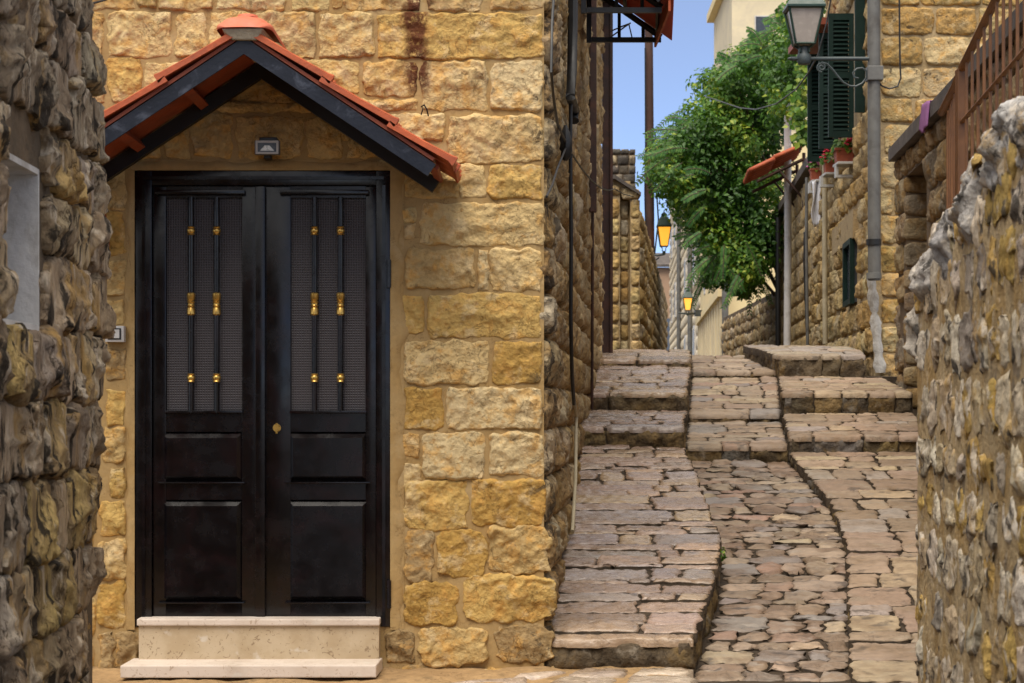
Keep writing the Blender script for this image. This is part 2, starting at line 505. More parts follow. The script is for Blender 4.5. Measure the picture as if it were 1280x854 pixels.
M['rust_iron'] = plain('dark_rusty_iron', (.038, .016, .010), .6, .1, .4, 10, .4, .004, (.085, .03, .014), .8)
M['rail'] = plain('brown_rail_paint', (.13, .052, .016), .5, 0, .3, 9, .3, .003, (.20, .085, .028), .7)
M['green'] = plain('green_shutter_paint', (.0035, .018, .014), .6, 0, .25, 10, .2, .003, (.007, .028, .022), .5, spec=.25)
M['lamp_green'] = plain('lantern_green_paint', (.014, .040, .030), .4, 0, .25, 12, .15, .003, (.04, .075, .06), .4)
M['iron_grey'] = plain('lamp_arm_paint', (.05, .065, .068), .5, .1, .3, 12, .2)
M['wood_pole'] = plain('brown_pole', (.060, .026, .018), .8, 0, .35, 5, .5, .006, (.10, .05, .035), .7)
M['coping'] = plain('dark_coping', (.075, .062, .055), .8, 0, .35, 10, .6, .008, (.16, .13, .11), .7)
M['cream'] = plain('cream_render', (.80, .65, .36), .9, 0, .10, 2, .3, .006, (.72, .57, .31), .5)
M['cream2'] = plain('pale_render', (.74, .64, .44), .9, 0, .08, 2, .3, .006, (.58, .50, .38), .5)
M['white_plaster'] = plain('white_plaster', (.58, .565, .55), .9, 0, .18, 6, .8, .010, (.36, .33, .29), .8)
M['dusty'] = plain('dusty_window', (.05, .06, .075), .25, 0, .3, 4, 0)
M['gate'] = plain('slate_blue_gate', (.09, .11, .15), .6, 0, .2, 5, .2)
M['pot'] = plain('terracotta_pot', (.36, .085, .04), .7, 0, .2, 20, .3, .003)
M['cloth'] = plain('white_cloth', (.70, .70, .74), .9, 0, .08, 10, .2, .004)
M['cloth_purple'] = plain('purple_cloth', (.22, .09, .22), .9, 0, .2, 20, .3, .004)
M['bark'] = plain('bark', (.10, .075, .05), .9, 0, .4, 12, .8, .01)
M['shelf'] = plain('pale_bracket_paint', (.50, .49, .47), .6, 0, .15, 12, .2)

def marble(name, base, vein, fleck):
    n = NT(name)
    v = n.vec(per_object=False)
    c = n.mix(n.rng(n.noise(v, 5, 6, .6), .4, .65, 0, .8), base, vein)
    c = n.mix(n.rng(n.noise(v, 34, 5, .55, 1.6), .60, .66, 0, .75), c, fleck)
    c = n.mix(n.rng(n.noise(v, 11, 3, .5), .62, .72, 0, .6), c, (.62, .57, .50))
    c = n.mix(n.rng(n.noise(v, 1.6, 8, .7), .52, .70, 0, .45), c, (.22, .15, .085))
    n.l(c, n.b.inputs['Base Color'])
    n.l(n.rng(n.noise(v, 16, 6, .6), .3, .7, .4, .65), n.b.inputs['Roughness'])
    n.bump(n.noise(v, 60, 6, .6), .25, .003)
    return n.m
M['marble'] = marble('fossil_marble', (.50, .40, .27), (.40, .30, .18), (.20, .13, .07))
M['marble_pale'] = marble('pale_marble', (.66, .57, .49), (.56, .47, .39), (.38, .28, .2))

def mesh_glass():
    n = NT('mesh_screen')
    v = n.vec(per_object=False)
    sp = n.n('ShaderNodeSeparateXYZ'); n.l(v, sp.inputs[0])
    wx = n.math('SINE', n.math('MULTIPLY', sp.outputs[0], 2 * math.pi / .0125))
    wz = n.math('SINE', n.math('MULTIPLY', sp.outputs[2], 2 * math.pi / .0125))
    g = n.math('MAXIMUM', wx, wz)
    c = n.mix(n.rng(g, .1, .9, 0, 1), (.010, .0075, .009), (.046, .038, .044))
    n.l(c, n.b.inputs['Base Color'])
    n.b.inputs['Roughness'].default_value = .5
    n.bump(g, .4, .003)
    return n.m
M['screen'] = mesh_glass()

def leaf_mat(name, c1, c2, c3):
    n = NT(name)
    at = n.n('ShaderNodeAttribute'); at.attribute_name = 'tint'; at.attribute_type = 'GEOMETRY'
    f = at.outputs['Fac']
    c = n.mix(n.rng(f, 0, .6, 0, 1, False), c1, c2)
    c = n.mix(n.rng(f, .7, 1, 0, 1, False), c, c3)
    n.l(c, n.b.inputs['Base Color'])
    n.b.inputs['Roughness'].default_value = .45
    n.b.inputs['Specular IOR Level'].default_value = .35
    tr = n.n('ShaderNodeBsdfTranslucent'); n.l(n.mix(1.0, c, (1.5, 1.5, .6), 'MULTIPLY'), tr.inputs[0])
    mx = n.n('ShaderNodeMixShader'); mx.inputs[0].default_value = .28
    n.l(n.b.outputs[0], mx.inputs[1]); n.l(tr.outputs[0], mx.inputs[2])
    n.l(mx.outputs[0], n.out.inputs[0])
    return n.m
M['leaf'] = leaf_mat('tree_leaf', (.026, .078, .012), (.085, .19, .020), (.32, .38, .042))
M['frond'] = leaf_mat('frond_leaf', (.020, .082, .020), (.055, .155, .030), (.14, .26, .05))
M['flower'] = plain('red_petals', (.62, .02, .06), .6, 0, .2, 30, 0)
M['flower_pink'] = plain('pink_petals', (.62, .14, .40), .6, 0, .2, 30, 0)

def lit_glass(name, col, strength):
    n = NT(name)
    n.b.inputs['Base Color'].default_value = (.8, .5, .15, 1)
    n.b.inputs['Emission Color'].default_value = (*col, 1)
    n.b.inputs['Emission Strength'].default_value = strength
    n.b.inputs['Roughness'].default_value = .3
    return n.m
M['lit'] = lit_glass('lit_lantern_glass', (1.0, .36, .02), .62)
M['frost'] = plain('frosted_glass', (.42, .37, .33), .25, 0, .1, 10, 0)
M['reflector'] = plain('lamp_reflector', (.55, .53, .48), .3, .4, .1, 20, 0)


# ------------------------------------------------------------------ ground and paving
def itp(tab):
    xs, ys = [a for a, b in tab], [b for a, b in tab]
    return lambda z: np.interp(z, xs, ys)
gz = itp([(-40, -1.75), (0, -1.62), (8, -1.45), (9.6, -1.42), (10, -1.38), (15, -.52), (16.5, -.3), (19, .1), (21, .33), (30, .36), (46, .3), (90, .3), (900, .3)])
wallX = lambda z: .16 + .0698 * (z - 10)            # face of the house along the alley

def ground_fn(u, v):
    y = -40 + 940 * (v ** 2.6)
    x = (u - .5) * 2
    x = np.sign(x) * np.abs(x) ** 2.2 * 400
    return np.stack([x, y, CAMZ + gz(y) + .02 * fbm(x * 2, y * 2, 3)], -1)
tag(sheet('ground', ground_fn, 60, 160, M['dirt']), kind='structure')

LR = itp([(9.3, .83), (10, .89), (10.5, .99), (11.1, 1.11), (11.9, 1.225), (13, 1.235), (14.5, 1.225), (16.2, 1.39), (19, 1.67), (20.6, 1.80)])
CR = itp([(9.3, 1.62), (10, 1.65), (10.54, 1.74), (12.3, 2.02), (13.4, 2.10), (15, 2.03), (16, 2.13), (16.6, 2.19), (19, 2.47), (21.2, 2.62)])
RR = lambda z: 3.30 + .0698 * (z - 17.3)

PAL_P = [((0.356, 0.254, 0.191), 4), ((0.304, 0.215, 0.159), 3), ((0.396, 0.280, 0.184), 3), ((0.317, 0.254, 0.222), 1.5)]
PAL_R = [((0.351, 0.254, 0.176), 4), ((0.293, 0.208, 0.143), 3), ((0.325, 0.273, 0.227), 2), ((0.403, 0.305, 0.195), 2)]
PAL_C = [((0.275, 0.197, 0.137), 4), ((0.338, 0.254, 0.182), 3), ((0.250, 0.213, 0.189), 2), ((0.413, 0.318, 0.208), 1.3), ((0.325, 0.210, 0.150), 1)]
UP = A(0, 0, 1)
PAL_RS = [((.17, .12, .065), 3), ((.12, .09, .055), 3), ((.22, .15, .065), 2), ((.15, .135, .115), 1.5)]  # riser and kerb tones: dirty stone, darkened further for shade under overhead light
def kerb_side(parent, XE, z0, z1, h0, h1, hgt, sgn):
    """rough stones facing the channel below the edge of a raised strip"""
    z = z0
    while z < z1 - .05:
        zn = min(z + R(.22, .5), z1)
        hh = lambda q: CAMZ + h0 + (h1 - h0) * (q - z0) / (z1 - z0) - .018
        p = lambda q, d: A(float(XE(q)) - sgn * .024, q, hh(q) - d)
        a, b = (z, zn) if sgn > 0 else (zn, z)
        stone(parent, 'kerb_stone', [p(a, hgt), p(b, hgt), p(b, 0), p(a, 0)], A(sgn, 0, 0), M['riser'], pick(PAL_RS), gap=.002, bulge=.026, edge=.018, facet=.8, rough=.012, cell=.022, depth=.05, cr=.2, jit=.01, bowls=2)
        z = zn

def base_strip(name, parent, XL, XR, z0, z1, h0, h1, drop, mat, depth=.35):
    """bedding under a stretch of paving: sloping top with sides and front"""
    ys = np.linspace(z0, z1, 14)
    V, Fc = [], []
    for y in ys:
        t = (y - z0) / (z1 - z0)
        h = CAMZ + h0 + (h1 - h0) * t - drop
        xl, xr = float(XL(y)), float(XR(y))
        V += [(xl, y, h), (xr, y, h), (xr, y, h - depth), (xl, y, h - depth)]
    for i in range(len(ys) - 1):
        a, b = i * 4, (i + 1) * 4
        Fc += [(a, a + 1, b + 1, b), (a + 1, a + 2, b + 2, b + 1), (a + 3, a, b, b + 3)]
    Fc += [(0, 3, 2, 1), (len(V) - 4, len(V) - 3, len(V) - 2, len(V) - 1)]
    return link(name, np.array(V), Fc, mat, parent)

def paving(parent, XL, XR, z0, z1, h0, h1, rowd, splits, mat, pal, kerb=None, front=None, tilt=.05, name='slab', frontz=.13, **kw):
    """rows of slabs across a strip from distance z0 to z1, rising from h0 to h1 (relative to the eye)"""
    hgt = lambda z: CAMZ + h0 + (h1 - h0) * (z - z0) / (z1 - z0)
    pt = lambda f, z, dz=0: A(float(XL(z)) + (float(XR(z)) - float(XL(z))) * f, z, hgt(z) + dz)
    z = z0
    if front:
        zf = z0 + frontz
        for a, b in zip(front[:-1], front[1:]):
            k2 = dict(kw); k2.update(depth=.035, edge=.012)
            stone(parent, name, [pt(a, z0), pt(b, z0), pt(b, zf + R(-.02, .03)), pt(a, zf + R(-.02, .03))], UP, mat, pick(pal), **k2)
            lo, hi = pt(a, z0), pt(b, z0)
            f_ = A(0, .022, 0)
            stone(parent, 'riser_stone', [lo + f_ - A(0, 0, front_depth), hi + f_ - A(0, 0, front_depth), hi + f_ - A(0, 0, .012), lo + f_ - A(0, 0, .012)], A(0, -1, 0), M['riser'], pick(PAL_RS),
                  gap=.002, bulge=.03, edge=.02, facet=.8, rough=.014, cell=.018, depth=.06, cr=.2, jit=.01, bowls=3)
        z = zf + .01
    row = 0
    ta, tb = 0.0, 0.0
    while z < z1 - rowd * .3:
        d = rowd * R(.5, 1.45)
        zn = min(z + d, z1)
        if z1 - zn < rowd * .4: zn = z1
        na, nb = (R(-tilt, tilt), R(-tilt, tilt)) if zn < z1 - .05 else (0, 0)
        ks = []
        if kerb:
            ks = [kerb[0] + R(-kerb[1], kerb[1])]
        lim = ks[0] if ks else 1.0
        fs = [0.0]
        while True:
            w = R(*splits)
            if fs[-1] + w > lim - splits[0] * .6: break
            fs.append(fs[-1] + w)
        fs += ks + [1.0] if ks else [1.0]
        back = [R(0, .028 if name == 'slab' else .008) * (R(0, 1) < .5) for _ in range(24)]
        zb = lambda f: z + ta + (tb - ta) * f
        zt = lambda f: zn + na + (nb - na) * f
        for i in range(len(fs) - 1):
            f0, f1 = fs[i], fs[i + 1]
            j = R(-.018, .018)
            dz = R(-.004, .011)
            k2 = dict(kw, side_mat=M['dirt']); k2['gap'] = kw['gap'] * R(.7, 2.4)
            if kerb and i == len(fs) - 2: k2.update(depth=.05, cr=.12)
            stone(parent, name, [pt(f0 + j * (i > 0), zb(f0) + back[i % 24], dz), pt(f1, zb(f1) + back[i % 24], dz), pt(f1, zt(f1), dz + R(-.004, .004)), pt(f0, zt(f0), dz)], UP, mat, pick(pal), **k2)
        z, ta, tb = zn, na, nb
        row += 1
front_depth = .16

KW = dict(gap=.0035, bulge=.013, edge=.0020, facet=.35, rough=.0045, cell=.018, depth=.07, cr=.12, jit=.012, bowls=2)
# raised strip along the house
left_strip = tag(base_strip('side_path', None, wallX, lambda z: LR(z) - .045, 10.02, 14.6, -1.12, -.245, .013, M['dirt']), kind='structure')
paving(left_strip, lambda z: wallX(z) + .0, LR, 10.0, 14.5, -1.12 - .012, -.26 - .012, .175, (.2, .75), M['pave'], PAL_P, kerb=(.68, .12, .22), front=[0, 1.0], frontz=.10, **KW)
front_depth = .19
s2 = tag(base_strip('lower_step', None, wallX, lambda z: LR(z) - .045, 14.53, 16.25, -.12, 0.0, .013, M['dirt']), kind='structure')
paving(s2, wallX, LR, 14.5, 16.2, -.12 - .012, -.012, .26, (.25, .6), M['pave'], PAL_P, kerb=(.72, .06, .22), front=[0, .26, 1.0], frontz=.28, **KW)
s3 = tag(base_strip('middle_step', None, wallX, lambda z: LR(z) - .045, 16.23, 19.05, .14, .40, .013, M['dirt']), kind='structure')
paving(s3, wallX, LR, 16.2, 19.0, .14 - .012, .40 - .012, .30, (.22, .6), M['pave'], PAL_P, kerb=(.72, .06, .22), front=[0, .22, 1.0], frontz=.30, **KW)
s4 = tag(base_strip('top_step', None, wallX, lambda z: LR(z) - .045, 19.03, 20.7, .47, .61, .013, M['dirt']), kind='structure')
paving(s4, wallX, LR, 19.0, 20.65, .47 - .012, .61 - .012, .5, (.4, .8), M['pave'], PAL_P, front=[0, .42, 1.0], frontz=.45, **KW)

kerb_side(left_strip, LR, 10.0, 14.5, -1.12, -.26, .24, 1)
kerb_side(s2, LR, 14.5, 16.2, -.12, 0, .2, 1)
kerb_side(s3, LR, 16.2, 19.0, .14, .40, .24, 1)
kerb_side(s4, LR, 19.0, 20.6, .47, .61, .24, 1)
# cobbled channel in the middle
KC = dict(gap=.0022, bulge=.015, edge=.006, facet=.8, rough=.008, cell=.026, depth=.05, cr=.45, jit=.022, bowls=2)
gut = tag(base_strip('cobbled_channel', None, lambda z: LR(z) - .03, lambda z: CR(z) + .02, 9.93, 15.05, -1.31, -.365, .021, M['dirt']), kind='structure')
front_depth = .10
paving(gut, lambda z: LR(z) + .01, CR, 9.9, 15.0, -1.31 - .018, -.37 - .018, .15, (.14, .42), M['cobble'], PAL_C, front=[0, .30, .55, .8, 1.0], frontz=.16, tilt=.035, name='cobble', **KC)
KT = dict(gap=.003, bulge=.013, edge=.003, facet=.5, rough=.008, cell=.026, depth=.06, cr=.08, jit=.008, bowls=2)
front_depth = .16
for nm, z0, z1, h0, h1, fr in (('channel_lower_step', 15.0, 16.6, -.26, -.10, [0, .35, .62, 1.0]), ('channel_middle_step', 16.6, 19.0, -.03, .30, [0, .66, 1.0]), ('channel_top_step', 19.0, 21.2, .36, .56, [0, .28, .7, 1.0])):
    b = tag(base_strip(nm, None, lambda z: LR(z) - .02, lambda z: CR(z) + .02, z0 + .03, z1 + .05, h0, h1, .014, M['dirt']), kind='structure')
    paving(b, lambda z: LR(z) + .008, CR, z0, z1, h0 - .012, h1 - .012, .24, (.18, .5), M['pave_dry'], PAL_C + [((.36, .28, .2), 4)], front=fr, frontz=.32, tilt=.04, **KT)

# path on the right
front_depth = .10
rs = tag(base_strip('stepped_path', None, lambda z: CR(z) + .045, RR, 9.6, 15.05, -1.325, -.303, .023, M['dirt']), kind='structure')
paving(rs, CR, RR, 9.62, 15.0, -1.325 - .012, -.31 - .012, .24, (.16, .40), M['pave_dry'], PAL_R, tilt=.05, **dict(KW, depth=.16))
kerb_side(rs, CR, 9.62, 15.0, -1.325, -.31, .10, -1)
front_depth = .19
CRs = lambda z: CR(z) + .006
for nm, z0, z1, h0, h1, fr in (('path_lower_step', 15.0, 16.5, -.19, -.03, [0, .17, .5, .74, 1.0]), ('path_middle_step', 16.5, 18.75, .14, .30, [0, .25, .46, .66, .87, 1.0])):
    b = tag(base_strip(nm, None, lambda z: CR(z) + .045, RR, z0 + .03, z1 + .05, h0, h1, .013, M['dirt']), kind='structure')
    paving(b, CRs, RR, z0, z1, h0 - .012, h1 - .012, .3, (.16, .42), M['pave_dry'], PAL_R, front=fr, frontz=.30, tilt=.04, **KW)
    kerb_side(b, CRs, z0, z1, h0, h1, .2, -1)
TL = itp([(18.7, 2.45), (19.4, 2.43), (20.9, 2.36)])
TR = itp([(18.7, 3.24), (19.6, 3.36), (20.9, 3.44)])
b = tag(base_strip('path_top_step', None, lambda z: TL(z) + .05, lambda z: TR(z) - .04, 18.78, 20.95, .50, .66, .013, M['dirt']), kind='structure')
front_depth = .23
paving(b, TL, TR, 18.72, 20.9, .50 - .012, .66 - .012, .5, (.2, .45), M['pave_dry'], [((.30, .26, .22), 1), ((.34, .27, .2), 1)], front=[0, .5, .72, 1.0], frontz=.4, **KW)
kerb_side(b, TL, 18.75, 20.9, .50, .66, .3, -1)
b2 = tag(base_strip('path_landing', None, lambda z: 3.2, lambda z: 3.62, 18.7, 20.1, .30, .33, .0, M['dirt']), kind='structure')

# the trodden apron before the door and the slabs set in it
def apron_fn(u, v):
    y = 7.5 + 2.56 * v
    xr = np.interp(y, [7.5, 9.3, 10.06], [.8, .80, .86])
    x = -3.2 + (xr + 3.2) * u
    z = CAMZ - 1.265 - (10.0 - y) * .055 + .012 * fbm(x * 5, y * 5, 11) - .05 * np.clip((8.6 - y), 0, 2)
    return np.stack([x, y, z], -1)
apron = tag(sheet('apron', apron_fn, 120, 60, M['sand']), kind='structure')
az = lambda y: CAMZ - 1.262 - (10.0 - y) * .055
for quad in ([(.16, 9.50), (.47, 9.50), (.50, 9.68), (.22, 9.70)], [(.49, 9.48), (.86, 9.46), (.87, 9.74), (.54, 9.71)], [(.24, 9.72), (.54, 9.74), (.58, 9.93), (.32, 9.92)],
             [(.57, 9.76), (.87, 9.77), (.88, 9.96), (.62, 9.95)], [(-.34, 9.55), (.02, 9.58), (.10, 9.70), (-.12, 9.66)], [(-.02, 9.70), (.20, 9.74), (.26, 9.88), (.05, 9.82)],
             [(-.75, 9.3), (-.3, 9.3), (-.34, 9.5), (-.7, 9.48)], [(-.2, 9.2), (.3, 9.2), (.28, 9.46), (-.22, 9.5)], [(.34, 9.15), (.84, 9.15), (.85, 9.43), (.36, 9.45)]):
    c4 = [A(x, y, az(y) + .0) for x, y in quad]
    stone(apron, 'slab', c4, UP, M['pave'], pick([((.52, .42, .32), 1), ((.44, .34, .25), 1)]), gap=.004, bulge=.014, edge=.01, facet=.3, rough=.004, cell=.03, depth=(.16 if quad[1][0] > .8 else .03), cr=.3, jit=.02, bowls=1)

# ------------------------------------------------------------------ the house with the black door
PAL_F = [((.57, .395, .165), 4), ((.59, .42, .19), 3), ((.54, .35, .13), 2.5), ((.60, .45, .23), 1.2)]
COLS = {'w': (.62, .48, .26), 'o': (.47, .285, .075), 'd': (.33, .225, .105), 'p': (.62, .45, .21), 'y': (.56, .37, .12), 's': (.52, .36, .15)}
HX0, HY0, HY1, HTOP = -4.6, 10.06, 20.0, 4.0
base_z = CAMZ - 1.6
house = thing('stone_house', (-2.0, 15.0, base_z), 'golden limestone house with black double doors under a red tiled canopy', 'house')
mb = MB()
poly = [(HX0, HY0, base_z), (wallX(HY0) - .015, HY0, base_z), (wallX(HY1) - .015, HY1, base_z), (HX0, HY1, base_z)]
mb.prism(poly, (0, 0, HTOP + CAMZ - base_z))
mb.build('wall', M['mortar_dark'], house)
mb = MB(); mb.prism([(HX0 - .1, 9.9, CAMZ + HTOP), (wallX(9.9) + .12, 9.9, CAMZ + HTOP), (wallX(20.1) + .12, 20.1, CAMZ + HTOP), (HX0 - .1, 20.1, CAMZ + HTOP)], (0, 0, .14)); mb.build('roof_slab', M['coping'], house)

def fx(x): return (x - 640) / F * 10.0
def fz(y): return CAMZ - (y - HOR) / F * 10.0
# mortar skin of the front, left open for the door
def skin(name, x0, x1, y0, y1, off=.0, amp=.006, mat='plaster', nu=None):
    X0, X1, Z0, Z1 = fx(x0), fx(x1), fz(y1), fz(y0)
    nu = max(3, int((X1 - X0) / .03)); nv = max(3, int((Z1 - Z0) / .03))
    def fn(u, v):
        x, z = X0 + (X1 - X0) * u, Z0 + (Z1 - Z0) * v
        return np.stack([x, 9.9985 - off - amp * .5 * fbm(x * 6, z * 6, 71, 4), z], -1)
    return sheet(name, fn, nu, nv, M[mat], house)
skin('mortar_skin', -560, 169.5, -460, 900)
skin('mortar_skin', 487, 680, -460, 900)
skin('mortar_skin', 169.5, 487, -460, 214.5)
skin('mortar_skin', 169.5, 487, 783, 900)
def door_band(xe, xo, y0, y1, seed):
    """plaster feathered from the door edge xe out to a ragged edge near xo"""
    X0, X1, Z0, Z1 = fx(xe), fx(xo), fz(y1), fz(y0)
    def fn(u, v):
        z = Z0 + (Z1 - Z0) * v
        x = X0 + (X1 - X0) * u * (1 + .55 * fbm(z * 5, u * 0, seed, 3))
        y = 10.008 - .026 * (1 - u ** 3) - .004 * fbm(x * 9, z * 9, seed + 1, 3)
        return np.stack([x, y, z], -1)
    return sheet('door_plaster', fn, 12, 70, M['plaster'], house)
door_band(169, 156, 194, 787, 3)
door_band(488, 508, 194, 787, 8)
def lintel_fn(u, v):
    x = fx(160) + (fx(505) - fx(160)) * u
    z = fz(213.6) + (fz(199) - fz(213.6)) * v * (1 + .4 * fbm(x * 4, v * 0, 5, 3))
    return np.stack([x, 10.0075 - .026 * (1 - v ** 3) - .004 * fbm(x * 9, z * 9, 9, 3), z], -1)
sheet('door_plaster', lintel_fn, 70, 8, M['plaster'], house)
mb = MB()  # reveals of the door opening
mb.box((fx(159.2), 9.995, fz(786)), (fx(168.6), 10.06, fz(196)))
mb.box((fx(488.4), 9.995, fz(786)), (fx(505), 10.06, fz(196)))
mb.box((fx(168.6), 9.995, fz(213.3)), (fx(488.4), 10.06, fz(200)))
mb.build('door_reveal', M['plaster'], house)

FR = [  # traced stones of the front: x0, x1, y0, y1, colour
 (100,168,-22,13,''),(173,197,-20,12,''),(199,268,-22,13,''),(272,356,-22,13,''),(363,412,-22,14,''),(414,428,-20,13,''),(430,527,-22,14,''),(533,601,-22,15,''),(611,680,-22,14,''),
 (104,130,14,72,''),(133,216,14,72,'p'),(219,258,16,72,'p'),(261,315,15,72,'p'),(320,396,15,75,''),(399,469,16,73,''),(471,680,15,75,'y'),
 (104,132,75,130,''),(135,178,73,128,'y'),(181,300,76,128,'p'),(302,376,76,130,''),(380,450,76,122,''),(453,523,76,122,''),(526,610,75,138,'p'),(612,680,76,140,'w'),(440,524,124,139,''),
 (400,466,140,178,''),(470,557,141,178,''),(560,679,142,204,'p'),(506,573,207,249,'s'),(575,608,203,248,'p'),(610,679,206,250,'y'),
 (525,679,252,308,'p'),(503,519,259,277,''),(504,518,280,300,''),
 (507,595,310,363,''),(596,612,311,365,'w'),(613,678,310,366,'p'),(503,530,368,417,'y'),(534,677,366,423,'y'),
 (505,611,425,482,'p'),(614,677,426,482,'o'),(504,556,484,539,'o'),(558,678,484,538,'w'),
 (502,525,541,572,''),(504,525,577,611,'p'),(527,607,540,599,'w'),(610,680,539,596,'w'),
 (504,584,601,664,'y'),(587,683,598,658,'o'),(503,543,665,730,'d'),(543,609,663,722,'o'),(610,686,657,720,'s'),
 (504,572,727,782,'o'),(580,693,718,778,'y'),(481,521,788,830,'d'),(522,612,783,832,''),(618,693,781,829,'d'),
 (500,560,832,850,'d'),(565,640,834,850,'s'),(645,694,832,852,'d'),
 (288,334,92,126,'s'),(336,386,92,125,'s'),(268,394,127,141,'s'),(204,236,150,199,'s'),(238,292,144,199,'s'),(294,379,144,199,'s'),(382,430,144,199,'s'),(433,476,160,199,'s'),(160,202,165,199,'s'),
 (130,158,210,262,'s'),(128,157,265,320,'o'),(130,158,324,372,'s'),(127,157,375,405,'s'),
 (132,158,436,476,'d'),(133,158,487,532,'y'),(128,157,534,580,'s'),(138,158,584,622,'y'),(126,159,625,672,'y'),(122,159,674,725,'s'),(122,158,727,786,'o'),(122,143,788,840,'d'),(145,175,788,840,'d'),
 (176,300,842,870,'d'),(302,380,842,870,'s'),(382,478,842,870,'d')]
NF = A(0, -1, 0)
def fstone(x0, x1, y0, y1, c, **kw):
    e = lambda: R(-.005, .005)
    c4 = [A(fx(x0) + e(), 9.998, fz(y1) + e()), A(fx(x1) + e(), 9.998, fz(y1) + e()), A(fx(x1) + e(), 9.998, fz(y0) + e()), A(fx(x0) + e(), 9.998, fz(y0) + e())]
    col = COLS[c] if c else pick(PAL_F)
    k = R(.94, 1.06)
    a = dict(gap=.002, bulge=R(.017, .024), edge=.0055, facet=.85, rough=.0075, cell=.0090, depth=.03, cr=.14, jit=.008, bowls=3)
    a.update(kw)
    stone(house, 'stone', c4, NF, M['gold'], tuple(min(1, q * k) for q in col), **a)
for s_ in FR:
    low = s_[2] > 640
    fstone(*s_, **(dict(jit=.012, cr=.3, bulge=R(.026, .036)) if low else (dict(bulge=.024, rough=.004) if s_[4] == 's' and s_[1] < 480 else {})))
# courses that only a step aside would show: up the wall and behind the near corner
y = -24
while y > -300:
    h = R(52, 60); x = -150
    while x < 680:
        w = R(50, 110); x1 = min(x + w, 680)
        if x1 - x > 24 and y > -210: fstone(x + 1.5, x1 - 1.5, y - h + 1.5, y - 1.5, '', cell=.03)
        x += w
    y -= h
y = 10
while y < 860:
    h = R(52, 60); x = 60
    fstone(x, 98 if y < 200 else 120, y, y + h - 3, '', cell=.03)
    y += h

# courses along the alley
DS = A(.0698, 1, 0); DS /= np.linalg.norm(DS)
NS = A(1, -.0698, 0); NS /= np.linalg.norm(NS)
OS = A(wallX(10.0), 10.0, CAMZ - 1.42)
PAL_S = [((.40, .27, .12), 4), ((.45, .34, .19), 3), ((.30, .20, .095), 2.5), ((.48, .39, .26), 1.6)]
rest = []
def side_skip(u0, u1, v0, v1):
    zz = CAMZ - 1.42 + v1
    y0 = 10 + u0
    g = np.interp(y0, [10, 14.5, 16.2, 19, 20], [-1.25, -.4, -.05, .3, .4])
    return zz < CAMZ + g
bounds = [204, 250, 308, 365, 423, 482, 538, 597, 657, 719, 779, 830]
rows_z = [fz(b) for b in [866] + bounds[::-1]] + [fz(141), fz(76), fz(15), fz(-22)]
zz = rows_z[-1]
while zz < CAMZ + 3.9:
    zz += R(.21, .24); rows_z.append(zz)
cnt = 0
for v0, v1 in zip(rows_z[:-1], rows_z[1:]):
    u = 0.0; first = True
    while u < 9.95:
        w = R(.36, .62) if not first else R(.35, .8)
        u1 = min(u + w, 9.97)
        g = np.interp(10 + u, [10, 14.5, 16.2, 19, 20], [-1.25, -.42, -.1, .25, .35])
        if v1 > CAMZ + g and u1 - u > .12:
            j = R(-.006, .006)
            c4 = [OS * A(1, 1, 0) + DS * u + A(0, 0, v0 + j), OS * A(1, 1, 0) + DS * u1 + A(0, 0, v0 + j), OS * A(1, 1, 0) + DS * u1 + A(0, 0, v1 + j), OS * A(1, 1, 0) + DS * u + A(0, 0, v1 + j)]
            far = u > 4.6 or v1 > CAMZ + 3.0
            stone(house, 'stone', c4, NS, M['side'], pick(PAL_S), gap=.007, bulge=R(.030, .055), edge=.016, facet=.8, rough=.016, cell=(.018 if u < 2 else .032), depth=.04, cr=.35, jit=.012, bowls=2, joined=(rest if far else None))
            if not far: cnt += 1
        u = u1; first = False
join_build(rest, 'stone_facing', M['side'], house, color=(.42, .31, .17))

